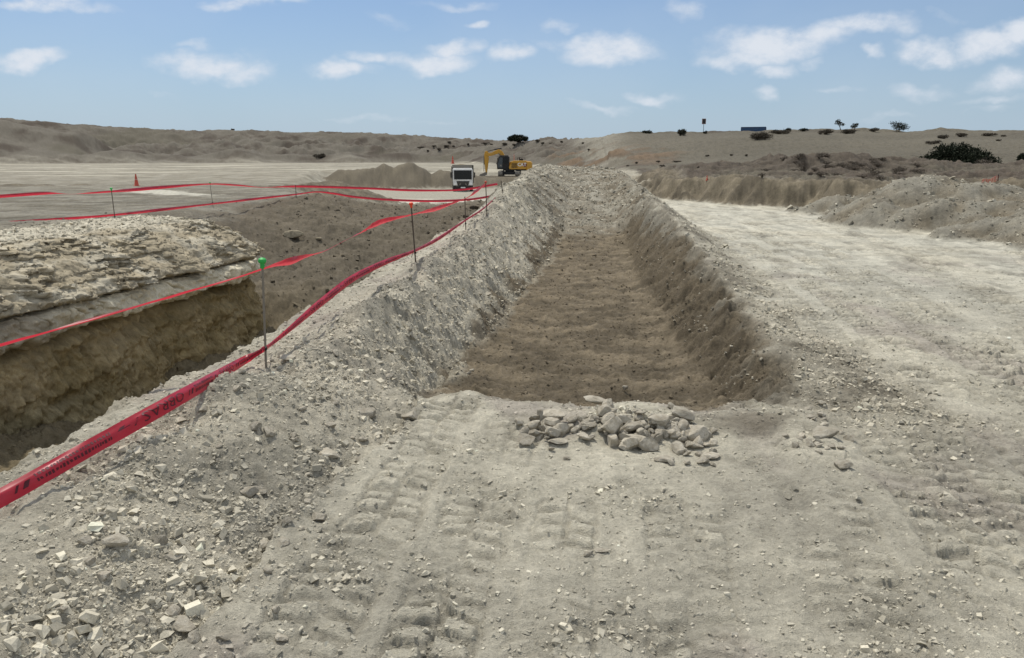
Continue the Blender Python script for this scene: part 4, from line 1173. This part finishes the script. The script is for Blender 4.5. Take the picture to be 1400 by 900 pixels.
# ------------------------------------------------------------------ traffic cones
def cone(u, v, hpx, label, y=None, bands=True):
    p = hit(u, v) if y is None else at_y(u, v, y)
    h = hpx / F_PX * p[1]
    o = empty('traffic_cone', p, random.uniform(0, 1), label, 'cone')
    MB().box((0, 0, .02 * h), (.46 * h, .46 * h, .04 * h), bevel=.012 * h).build('base', M_CONE, o)
    MB().lathe([(.19 * h, .04 * h), (.175 * h, .06 * h), (.05 * h, .96 * h), (.042 * h, h), (.03 * h, h)], n=20).build('body', M_CONE, o, True)
    if bands:
        MB().lathe([(.123 * h, .42 * h), (.105 * h, .57 * h), (.08 * h, .565 * h), (.09 * h, .425 * h)], n=20).build('reflective_band', M_CONEB, o, True)
    return o
cone(187, 254.5, 16, 'tall faded orange cone standing alone on the wide flat')
cone(619, 224, 10, 'small orange cone far off behind the white lorry')
cone(966.5, 247, 7, 'tiny orange cone on top of the cut bank beyond the wide pad')

# ------------------------------------------------------------------ excavator
def text_mesh(body, size, name, mat, parent, loc, rot, depth=.01, sx=1.0):
    cu = bpy.data.curves.new(name, 'FONT'); cu.body = body; cu.size = size; cu.extrude = depth; cu.align_x = 'CENTER'; cu.align_y = 'CENTER'; cu.resolution_u = 3; cu.offset = size * .03
    t = bpy.data.objects.new('t', cu); COL.objects.link(t); bpy.context.view_layer.update()
    me = bpy.data.meshes.new_from_object(t); bpy.data.objects.remove(t)
    me.materials.clear()
    o = link(name, me, mat, parent); o.location = loc; o.rotation_euler = rot; o.scale = (sx, 1, 1)
    return o

def excavator():
    b = at_y(697, 240.5, 128.0); p = on_ground(b[0], b[1]); sc = 1.0
    o = empty('excavator', (p[0], p[1], p[2] - .05), math.radians(176), 'yellow tracked excavator with raised bent arm, standing on a soil mound beside the lorry', 'excavator')
    # undercarriage turned across: the two tracks point towards the viewer; local x forward, y to the left side (seen)
    for sx in (-1, 1):
        m = MB(); x = sx * 1.38; w = .34
        out = []
        for a in np.linspace(-90, 90, 9): out.append((2.05 + .42 * math.cos(math.radians(a)), .44 + .42 * math.sin(math.radians(a))))
        for a in np.linspace(90, 270, 9): out.append((-2.05 + .42 * math.cos(math.radians(a)), .44 + .42 * math.sin(math.radians(a))))
        bm = m.bm; A = [bm.verts.new((x - w, q[0], q[1])) for q in out]; B = [bm.verts.new((x + w, q[0], q[1])) for q in out]
        n = len(out); bm.faces.new(A); bm.faces.new(B[::-1])
        for i in range(n): bm.faces.new((A[i], B[i], B[(i + 1) % n], A[(i + 1) % n]))
        bmesh.ops.recalc_face_normals(bm, faces=bm.faces)
        tr = m.build('track', M_STEEL, o)
        g = MB()
        for a in range(18):
            y = -2.0 + a * .235; g.box((x, y, .885), (2 * w + .02, .05, .05)); 
        for a in np.linspace(-75, 75, 7):
            for s_ in (-1, 1):
                g.box((x, s_ * (2.05 + .44 * math.cos(math.radians(a))), .44 + .44 * math.sin(math.radians(a))), (2 * w + .02, .06, .06), rot=(math.radians(a) * s_, 0, 0))
        g.build('grouser', M_STEEL, tr)
    MB().box((0, 0, .55), (2.1, 2.6, .5), bevel=.05).cyl((0, 0, .7), (0, 0, 1.0), .75, n=24).build('undercarriage', M_DARK, o)
    MB().prism([(1.0, .95), (1.0, 1.18), (-3.2, 1.18), (-3.2, 1.05), (-2.6, .95)], -1.35, 1.35).build('turntable_deck', M_DARK, o)
    MB().prism([(-.05, 1.16), (.05, 1.5), (-.45, 2.42), (-.75, 2.52), (-2.7, 2.52), (-2.7, 1.16)], .1, 1.45, .04).prism([(1.0, 1.16), (1.0, 2.0), (-.4, 2.45), (-2.7, 2.52), (-2.7, 1.16)], -1.45, -.6, .04).box((-1.6, -.25, 1.8), (2.2, 1.2, 1.35)).build('engine_housing', M_YEL, o)
    gr = MB()
    for k in range(6): gr.box((-.85, 1.462, 1.42 + k * .14), (.95, .025, .07))
    gr.build('side_grille', M_DARK, o)
    MB().prism([(-2.72, 1.02), (-2.72, 2.42), (-3.45, 2.36), (-3.62, 2.1), (-3.62, 1.35), (-3.4, 1.02)], -1.42, 1.42, .07).build('counterweight', M_YEL, o)
    lg = MB(); lg.prism([(-2.42, 1.58), (-2.42, 2.16), (-2.0, 2.3), (-1.72, 2.16), (-1.72, 1.58)], 1.45, 1.468)
    lg = MB(); lg.cyl((-2.5, 1.452, 1.86), (-2.5, 1.470, 1.86), .36, n=6)
    lg.build('logo_badge', M_RED, o)
    text_mesh('CAT', .72, 'logo_letters', M_LOGO, o, (-2.06, 1.475, 1.88), (math.pi / 2, 0, math.pi), .004, 1.0)
    # cab on the left side
    c = MB().prism([(.05, 1.16), (.0, 3.12), (.25, 3.3), (1.5, 3.3), (1.72, 3.1), (2.0, 2.0), (1.95, 1.16)], .35, 1.40, .05).build('cab', M_DARK, o)
    MB().prism([(1.12, 1.42), (1.05, 3.02), (1.52, 3.02), (1.85, 2.0), (1.82, 1.42)], 1.40, 1.425).build('door_window', M_GLASSL, c)
    MB().prism([(.18, 2.1), (.15, 3.02), (.92, 3.02), (.96, 2.1)], 1.40, 1.425).build('rear_window', M_GLASS, c)
    MB().box((1.98, .88, 2.45), (.03, .86, 1.1), rot=(0, -.25, 0)).build('windscreen', M_GLASS, c)
    MB().box((1.35, 1.415, 1.75), (.34, .03, .28)).build('door_panel', M_STEEL, c)
    MB().box((.85, .88, 3.33), (1.3, .9, .06), bevel=.02).build('roof', M_DARK, c)
    # boom, stick, bucket
    bp = [(.55, 1.5), (.35, 2.1), (.75, 3.2), (1.25, 4.05), (1.75, 4.30), (2.3, 4.12), (3.0, 3.75), (3.75, 3.72), (3.85, 3.35), (3.5, 3.22), (2.9, 3.28), (2.2, 3.55), (1.75, 3.62), (1.5, 3.4), (1.05, 2.2), (.95, 1.55)]
    MB().prism(bp, -.32, .22, .03).build('boom', M_YEL, o)
    MB().prism([(3.45, 3.25), (3.5, 3.85), (3.72, 4.06), (4.02, 3.98), (4.16, 3.5), (4.1, 2.0), (3.98, .62), (3.72, .58), (3.58, 1.6), (3.42, 2.9)], -.25, .15, .03).build('stick', M_YEL, o)
    MB().cyl((1.35, -.05, 4.45), (2.5, -.05, 4.28), .11).cyl((2.5, -.05, 4.28), (3.72, -.05, 3.96), .06).build('stick_cylinder', M_DARK, o)
    for y in (-.5, .40):
        MB().cyl((.95, y, 1.45), (1.35, y, 2.6), .12).cyl((1.35, y, 2.6), (1.75, y, 3.72), .065).build('boom_cylinder', M_STEEL, o)
    MB().cyl((4.2, -.05, 3.3), (4.22, -.05, 1.9), .10).cyl((4.22, -.05, 1.9), (4.25, -.05, .75), .055).build('bucket_cylinder', M_STEEL, o)
    MB().prism([(3.75, .62), (4.05, .70), (4.35, .55), (4.85, .35), (5.02, .0), (4.9, -.4), (4.6, -.55), (4.72, -.15), (4.5, .1), (4.1, .1), (3.8, .25)], -.65, .55, .03).build('bucket', M_STEEL, o)
    th = MB()
    for k in range(5): th.prism([(4.62, -.52), (4.80, -.46), (4.50, -.80)], -.62 + k * .27, -.52 + k * .27)
    th.build('bucket_teeth', M_STEEL, o)
    # roof things
    MB().cyl((-1.55, -.6, 2.5), (-1.55, -.6, 3.05), .09).build('exhaust_pipe', M_DARK, o)
    hr = MB()
    for x in (-1.3, -1.9, -2.5): hr.cyl((x, .55, 2.5), (x, .55, 2.98), .035, n=6)
    hr.cyl((-1.3, .55, 2.96), (-2.5, .55, 2.96), .03, n=6); hr.box((-1.95, .2, 2.65), (.5, .4, .3))
    hr.build('handrail', M_DARK, o)
    MB().cyl((-.75, .9, 2.5), (-.75, .9, 3.55), .025, n=6).build('antenna', M_ORANGE, o)
    MB().box((1.9, 1.62, 2.7), (.06, .18, .4), bevel=.02).cyl((1.8, 1.40, 2.9), (1.9, 1.6, 2.85), .02, n=6).build('mirror', M_DARK, o)
    return o
excavator()

# ------------------------------------------------------------------ dump lorry, facing the viewer
def dump_truck():
    b = at_y(632, 259, 99.0); p = on_ground(b[0], b[1])
    p[2] = min(p[2], b[2] + .1)
    o = empty('dump_truck', p, math.radians(180 + 5), 'white dump lorry facing the viewer on the pit floor, loaded with brown earth', 'lorry')
    # local: +y forward, x to the right-hand side of the driver
    W2 = 1.2
    cab = MB(); cab.box((0, 3.3, 1.72), (2.4, 1.7, 2.0), bevel=.10); c = cab.build('cab', M_WHITE, o)
    MB().box((0, 4.155, 2.02), (2.14, .05, 1.08), bevel=.02).build('windscreen', M_GLASS, c)
    MB().box((0, 3.3, 2.75), (2.3, 1.4, .10), bevel=.04).build('roof', M_WHITE, c)
    for s_ in (-1, 1):
        MB().box((s_ * 1.205, 3.55, 2.05), (.04, .8, .8), bevel=.015).build('side_window', M_GLASS, c)
        MB().box((s_ * 1.42, 4.0, 2.0), (.16, .12, .62), bevel=.03).cyl((s_ * 1.2, 4.0, 2.4), (s_ * 1.4, 4.0, 2.3), .025, n=6).build('mirror', M_DARK, c)
        MB().box((s_ * .92, 4.19, .93), (.36, .10, .30), bevel=.04).build('headlight', M_LAMP, c)
    MB().prism([(-.78, 1.28), (.78, 1.28), (.60, .72), (-.60, .72)], 4.14, 4.18).build('grille', M_DARK, c)
    bars = MB()
    for k in range(3): bars.box((0, 4.19, .82 + k * .16), (1.1 + .12 * k, .03, .035))
    bars.box((-.35, 4.2, .9), (.12, .03, .3), rot=(0, .6, 0)).box((.35, 4.2, .9), (.12, .03, .3), rot=(0, -.6, 0))
    bars.build('grille_trim', M_STEEL, c)
    nm = MB()
    for k in range(5): nm.box((-.62 + k * .31, 4.16, 1.40), (.20, .03, .085))
    nm.build('bonnet_letters', M_LAMP, c)
    MB().box((0, 4.12, .52), (2.42, .35, .34), bevel=.06).build('bumper', M_DARK, o)
    MB().box((0, 4.31, .52), (.55, .02, .14)).build('number_plate', M_LAMP, o)
    MB().box((0, -.4, .75), (.9, 7.6, .3)).box((0, 1.9, .9), (2.2, .5, .5), bevel=.03).build('chassis', M_DARK, o)
    body = MB()
    body.prism([(-1.25, 1.35), (-1.25, 2.95), (-1.17, 2.95), (-1.12, 1.45), (1.12, 1.45), (1.17, 2.95), (1.25, 2.95), (1.25, 1.35), (1.0, 1.1), (-1.0, 1.1)], -4.2, 2.2)
    body.box((0, 2.24, 2.2), (2.5, .10, 1.9)); body.box((0, -4.22, 2.0), (2.4, .08, 1.7)); body.box((0, 2.24, 3.12), (2.5, .12, .14))
    for s_ in (-1, 1):
        for k in range(6): body.box((s_ * 1.275, -3.8 + k * 1.12, 2.15), (.07, .14, 1.6))
    bd = body.build('dump_body', M_STEEL, o)
    rg = np.random.default_rng(4); nx_, ny_ = 16, 40
    X, Y = np.meshgrid(np.linspace(-1.15, 1.15, nx_), np.linspace(-4.1, 2.15, ny_))
    Z = 2.80 + .42 * (1 - (X / 1.15) ** 2) * (1 - ((Y + .9) / 3.3) ** 4) + .12 * perlin(X * 2.2, Y * 2.2)
    lm = mesh_np('earth_load', np.stack([X, Y, Z], -1).reshape(-1, 3), grid_faces(ny_, nx_), np.tile(C['hcut'] * 1.1, (nx_ * ny_, 1)))
    link('earth_load', lm, M_GROUND, o)
    MB().cyl((-1.3, 2.3, 1.0), (-1.3, 2.3, 3.15), .07).build('exhaust_stack', M_DARK, o)
    for y in (3.35, -1.6, -3.0):
        for s_ in (-1, 1):
            w = MB().cyl((s_ * .86, y, .52), (s_ * 1.2, y, .52), .52, n=24).build('wheel', M_TYRE, o, True)
            MB().cyl((s_ * 1.2, y, .52), (s_ * 1.215, y, .52), .30, n=18).build('rim', M_STEEL, w, True)
    for s_ in (-1, 1):
        MB().prism([(4.05, .7), (3.9, 1.1), (3.0, 1.12), (2.7, .8), (2.78, .78), (3.05, 1.04), (3.85, 1.03), (3.98, .7)], 0, .36).build('mudguard', M_DARK, o).matrix_local = Matrix(((0, s_, 0, s_ * .86 if s_ > 0 else -.86), (1, 0, 0, 0), (0, 0, 1, 0), (0, 0, 0, 1)))
    return o
dump_truck()

# ------------------------------------------------------------------ container and board on the dune
def container():
    a = at_y(1030, 180.5, 203.0)
    p = on_ground(a[0], a[1]); p[2] = at_y(1030, 174.2, 203.0)[2] - 2.5
    o = empty('container', p, math.radians(-20), 'dark blue shipping container half hidden behind the dune crest', 'container')
    m = MB()
    for k in range(30): m.box((-2.85 + k * .196, -1.20, 1.28), (.10, .05, 2.25)); m.box((-2.85 + k * .196, 1.20, 1.28), (.10, .05, 2.25))
    m.box((0, 0, 1.28), (5.95, 2.36, 2.3)); m.build('body', M_BLUE, o)
    MB().box((0, 0, 2.53), (6.0, 2.4, .08), bevel=.02).build('roof', M_BLUED, o)
    f = MB()
    for x in (-1, 1):
        for y in (-1, 1): f.box((x * 2.98, y * 1.18, 1.27), (.14, .14, 2.54))
    f.box((0, -1.215, 2.46), (5.9, .06, .12)).box((0, -1.215, .08), (5.9, .06, .16))
    f.build('frame', M_BLUED, o)
    d = MB().box((3.02, 0, 1.28), (.06, 2.2, 2.2), bevel=.01).build('door', M_BLUED, o)
    lb = MB()
    for y in (-.7, -.3, .3, .7): lb.cyl((3.08, y, .2), (3.08, y, 2.35), .025, n=6)
    lb.build('locking_bar', M_STEEL, d)
container()
def board():
    b = hit(961.5, 182.5); y = b[1]; s_ = y / F_PX
    o = empty('notice_board', b, 0, 'small dark notice board on a thin post on the dune crest', 'sign')
    H_ = 18.5 * s_
    MB().cyl((0, 0, -.3), (0, 0, H_), .30 * s_, n=8).build('post', M_DARK, o)
    MB().box((0, -.5 * s_, H_ - 3.2 * s_), (4.6 * s_, .35 * s_, 6.4 * s_), bevel=.05).build('panel', M_SIGN, o)
    MB().box((0, -.5 * s_, H_ - 3.2 * s_), (5.3 * s_, .2 * s_, 7.1 * s_)).build('panel_frame', M_CONEB, o)
board()
def netting():
    p = hit(1364, 249.0); q = hit(1342, 251.5)
    q = p + (q - p) * (p[1] / q[1]) if abs(q[1] - p[1]) > 2 else q
    o = empty('safety_netting', p, 0, 'short sagging red safety netting with one black post on the spoil pile', 'netting')
    s_ = p[1] / F_PX
    MB().cyl((0, 0, -.2), (0, 0, 10 * s_), .55 * s_, n=8).build('post', M_DARK, o)
    d = Vector(q - p); m = MB()
    for k in range(9):
        t = k / 8; hh = (7.5 - 3.5 * t + 1.2 * math.sin(9 * t)) * s_
        m.cyl(d * t + Vector((0, 0, .3 * s_)), d * t + Vector((0, .05 * math.sin(k * 2), hh)), .22 * s_, n=5)
        if k:
            for j in range(5):
                m.cyl(d * tp_ + Vector((0, 0, hp_ * (j + .4) / 4.4)), d * t + Vector((0, 0, hh * (j + .4) / 4.4)), .22 * s_, n=5)
        tp_, hp_ = t, hh
    m.build('net', M_CONE, o)
netting()
# ------------------------------------------------------------------ shrubs and trees
def leaf_mat(name, c, var=.35):
    m = bpy.data.materials.new(name); nt, N_, L_, b = nodes_of(m)
    co = N_.new('ShaderNodeTexCoord'); n = N_.new('ShaderNodeTexNoise'); n.inputs['Scale'].default_value = 2.2; n.inputs['Detail'].default_value = 6
    L_.new(co.outputs['Object'], n.inputs['Vector'])
    r = N_.new('ShaderNodeValToRGB'); L_.new(n.outputs['Fac'], r.inputs[0])
    r.color_ramp.elements[0].position = .35; r.color_ramp.elements[0].color = (*[k * (1 - var) for k in c], 1)
    r.color_ramp.elements[1].position = .7; r.color_ramp.elements[1].color = (*[k * (1 + var) for k in c], 1)
    L_.new(r.outputs[0], b.inputs['Base Color']); b.inputs['Roughness'].default_value = .8; b.inputs['Specular IOR Level'].default_value = .15
    return m
M_LEAF = leaf_mat('dark_leaves', (.020, .026, .014))
M_OLIVE = leaf_mat('olive_leaves', (.045, .048, .032))
M_DRY = leaf_mat('dry_twigs', (.150, .126, .100))
M_SCRUB = leaf_mat('dark_scrub', (.085, .072, .054))

def leaves(n, lobes, size, rg, up=.3):
    """leaf faces spread through lobes (x, y, z, rx, ry, rz)"""
    lobes = np.array(lobes, float); vol = lobes[:, 3] * lobes[:, 4] * lobes[:, 5]; k = rg.choice(len(lobes), n, p=vol / vol.sum())
    d = rg.normal(size=(n, 3)); d /= np.linalg.norm(d, axis=1)[:, None]; r = rg.random(n) ** .45 * rg.uniform(.75, 1.12, n)
    c = lobes[k, :3] + d * r[:, None] * lobes[k, 3:]
    c[:, 2] = np.where(c[:, 2] < .03, np.abs(c[:, 2]) * .5 + .02, c[:, 2])
    a = rg.normal(size=(n, 3)) + d * .8 + np.array([0, 0, up]); a /= np.linalg.norm(a, axis=1)[:, None]
    b = np.cross(a, rg.normal(size=(n, 3))); b /= np.linalg.norm(b, axis=1)[:, None]
    s_ = size * rg.uniform(.6, 1.4, n)[:, None]
    V = np.stack([c - a * s_, c + b * s_ * .38, c + a * s_, c - b * s_ * .38], 1).reshape(-1, 3)
    return V, np.arange(4 * n).reshape(-1, 4)

def twigs(n, rad, h, rg, thick, curve=.4, spread=1.0):
    m = MB()
    for i in range(n):
        a = rg.uniform(0, 6.283); t = rg.random() ** .6 * spread
        e = np.array([math.cos(a) * rad * t, math.sin(a) * rad * t, h * rg.uniform(.55, 1.0) * (1 - .45 * t)])
        mid = e * np.array([.4, .4, .6])
        m.cyl((e[0] * .05, e[1] * .05, -.05), mid, thick, thick * .7, 4); m.cyl(mid, e, thick * .7, thick * .3, 4)
        for j in range(3):
            q = mid + (e - mid) * rg.uniform(.1, .9); w = rg.normal(size=3) * np.array([.16, .16, .10]) * max(rad, h) + np.array([0, 0, .08 * h])
            m.cyl(q, q + w, thick * .5, thick * .2, 4)
    return m

def shrub(u, v, wpx, hpx, label, mat, seed, dense=1.0, name='shrub', group=None, leaf=None, ydir=None, woody=False, lobes=None, cat='shrub'):
    p = hit(u, v) if ydir is None else at_y(u, v, ydir)
    if ydir is not None: p = on_ground(p[0], p[1])
    s_ = math.hypot(p[0], p[1]) / F_PX
    W_, H_ = wpx * s_, hpx * s_; rg = np.random.default_rng(seed)
    o = empty(name, p, 0, label, cat, group)
    if lobes is None:
        lobes = [(rg.uniform(-.33, .33) * W_, rg.uniform(-.25, .25) * W_, H_ * rg.uniform(.25, .58), W_ * rg.uniform(.14, .26), W_ * rg.uniform(.14, .24), H_ * rg.uniform(.25, .42)) for _ in range(9)]
    else:
        lobes = [(a * W_, b * W_, c * H_, d * W_, d * W_, e * H_) for a, b, c, d, e in lobes]
    if dense > 0:
        n = int(min(9000, max(160, 55 * wpx * hpx * dense / 6)))
        lf = (leaf or 1.1) * s_
        V, F = leaves(n, lobes, lf, rg)
        link('foliage', mesh_np('foliage', V, F, smooth=False), mat, o)
    twigs(int(14 if not woody else 46), W_ * .5, H_, rg, max(.25 * s_, .006) if not woody else .20 * s_).build('stem', M_DRY if woody else M_SCRUB, o)
    return o

# big dark bush behind the embankment
shrub(1306, 233, 108, 31, 'big black-green bush with ragged leafy top behind the spoil piles', M_LEAF, 1, 1.7, leaf=1.7, name='bush', ydir=60, cat='bush',
      lobes=[(-.12, 0, .50, .17, .48), (.06, .05, .55, .17, .45), (-.26, 0, .34, .13, .30), (.22, 0, .42, .15, .38), (.34, -.02, .26, .13, .25), (-.40, .0, .2, .11, .18), (.0, -.1, .35, .2, .33), (-.06, 0, .80, .05, .22), (.09, 0, .82, .05, .18), (.20, 0, .72, .05, .16), (-.17, 0, .76, .05, .2), (.31, 0, .5, .05, .2), (.42, 0, .2, .08, .16)])
shrub(1345, 240, 24, 18, 'thin grey dry bush at the side of the big black-green bush', M_DRY, 2, .25, leaf=.8, woody=True, ydir=52, name='dry_bush', cat='bush')
shrub(1400, 229, 22, 18, 'dark green bush cut off by the picture edge past the big bush', M_LEAF, 3, 1.2, leaf=1.5, name='bush', ydir=62, cat='bush')
shrub(708, 194.5, 31, 10.5, 'broad dark rounded tree clump alone on the far horizon above the excavator', M_LEAF, 4, 2.2, leaf=.9, name='tree_clump', cat='tree',
      lobes=[(-.3, 0, .42, .17, .36), (-.1, 0, .58, .2, .38), (.12, 0, .55, .2, .38), (.32, 0, .4, .16, .34), (0, 0, .35, .3, .3)])

def crest_tree(u, v, wpx, hpx, lean, label, seed, mat, n, lobes, leaf=.8):
    p = hit(u, v); s_ = math.hypot(p[0], p[1]) / F_PX; W_, H_ = wpx * s_, hpx * s_; rg = np.random.default_rng(seed)
    o = empty('tree', p, 0, label, 'tree')
    t = MB(); top = np.array([lean * W_, 0, H_ * .6])
    t.cyl((0, 0, -.3), top * .5, .55 * s_, .4 * s_, 7); t.cyl(top * .5, top, .4 * s_, .2 * s_, 7)
    L2 = [(a * W_, b * W_, c * H_, d * W_, d * W_, e * H_) for a, b, c, d, e in lobes]
    for l in L2: t.cyl(top * .55, l[:3], .22 * s_, .08 * s_, 5)
    t.build('trunk', M_SCRUB, o)
    V, F = leaves(n, L2, leaf * s_, rg); link('crown', mesh_np('crown', V, F, smooth=False), mat, o)
crest_tree(1150, 178, 16, 13, -.25, 'wispy leaning little tree on the dune crest', 11, M_OLIVE, 330, [(-.3, 0, .82, .2, .2), (-.1, .1, .62, .25, .2), (-.45, 0, .6, .12, .14), (.1, 0, .5, .2, .14)])
crest_tree(1168, 178.5, 13, 9.5, .05, 'small thin grey-green tree beside the wispy leaning one', 12, M_OLIVE, 320, [(0, 0, .6, .32, .32), (.2, 0, .75, .2, .2), (-.2, 0, .45, .25, .2)])
crest_tree(1229, 180.5, 27, 13.5, .0, 'widest dark bushy tree on the dune crest', 13, M_LEAF, 1100, [(-.15, 0, .6, .26, .34), (.12, 0, .5, .26, .34), (.33, 0, .34, .14, .26), (-.36, 0, .74, .12, .2), (0, 0, .3, .3, .25)])

for i, (u, v, w, h, lab, mat) in enumerate((
        (884, 182.5, 20, 4.5, 'flat dark shrub mat on the smooth end of the dune crest', M_LEAF),
        (930, 186, 15, 11, 'dark upright shrub on the dune crest between the flat mat and the board', M_OLIVE),
        (964, 182.8, 7, 4, 'tiny dark shrub at the foot of the notice board', M_LEAF),
        (1036, 191, 33, 12, 'sprawling dark shrub on the sand below the blue container', M_SCRUB),
        (1066, 183.5, 30, 6, 'long low dark shrub next to the blue container', M_SCRUB),
        (1076, 181, 12, 6, 'rounded dark shrub at the end of the long low one', M_LEAF),
        (1098, 179.5, 14, 4.5, 'small dark shrub halfway between container and wispy tree', M_LEAF),
        (1129, 184, 22, 7, 'low brown shrub on the sand in front of the wispy tree', M_SCRUB),
        (1158, 183, 20, 7, 'low brown shrub under the small grey-green tree', M_SCRUB),
        (1195, 180, 14, 5, 'dark shrub between the crest trees', M_SCRUB),
        (1290, 190, 14, 5.5, 'rounded dark shrub on the slope past the widest crest tree', M_SCRUB),
        (1275, 197, 18, 5, 'brown shrub lower down the slope past the widest crest tree', M_SCRUB),
        (1312, 187, 16, 5, 'brownish shrub on the lumpy end of the crest', M_SCRUB),
        (437, 216, 17, 7, 'dark low bush at the foot of the far hill, alone', M_SCRUB),
        (100, 320, 14, 9, 'dry tuft of thin stalks on the gravelly flat beyond the rock ledge', M_DRY),
        (1352, 186, 18, 4, 'low brown shrub nearest the picture edge on the lumpy crest', M_SCRUB))):
    shrub(u, v, w, h, lab, mat, 40 + i, .9 if mat is not M_DRY else .15, leaf=.8)
# scrub tufts on the far slopes
TU = [(614, 195.5), (593, 201), (610, 201), (585, 208), (600, 206), (664, 197), (671, 198.5), (703, 200), (620, 202), (575, 203), (640, 199), (690, 198.5), (735, 194), (742, 197),
      (318, 178.5), (755, 198), (768, 195), (797, 197), (805, 206), (846, 215), (870, 224), (893, 219), (900, 222), (920, 216), (925, 222), (952, 214), (967, 214), (978, 217), (1000, 213), (1012, 212), (1020, 214),
      (846, 222), (858, 228), (880, 231), (905, 228), (940, 227), (955, 230), (1340, 196), (1365, 193), (1385, 191), (1372, 187), (1395, 186)]
for i, (u, v) in enumerate(TU[:18] + TU[18::2]):
    shrub(u, v, random.choice((4, 5, 6, 8, 13)) * random.uniform(.8, 1.2), random.uniform(2.0, 4.2), 'small dark scrub tuft scattered on the rough far slope', M_SCRUB, 80 + i, .8, leaf=.7, name='scrub_tuft', group='scrub tufts on the far slopes', cat='scrub')
# dry twiggy brush over the hillock behind the cut bank
shrub(1098, 245, 22, 26, 'bare spindly grey little tree standing before the scrubby hillock', M_DRY, 200, .10, leaf=.7, woody=True, name='dry_tree', ydir=36, cat='tree')
for i in range(40):
    u = random.uniform(1040, 1262); v = 214 + random.random() * 28 + max(0, (abs(u - 1100) - 40) * .07)
    p = hit(u, v)
    if p[1] > 62 or p[1] < 24: continue
    shrub(u, v, random.uniform(10, 24), random.uniform(3.5, 8), 'dry grey-brown twiggy brush on the scrubby hillock behind the cut bank', M_DRY if i % 4 else M_SCRUB, 210 + i, .16, leaf=.7, woody=i % 2 == 0, name='dry_brush', group='dry brush on the scrubby hillock', cat='brush')
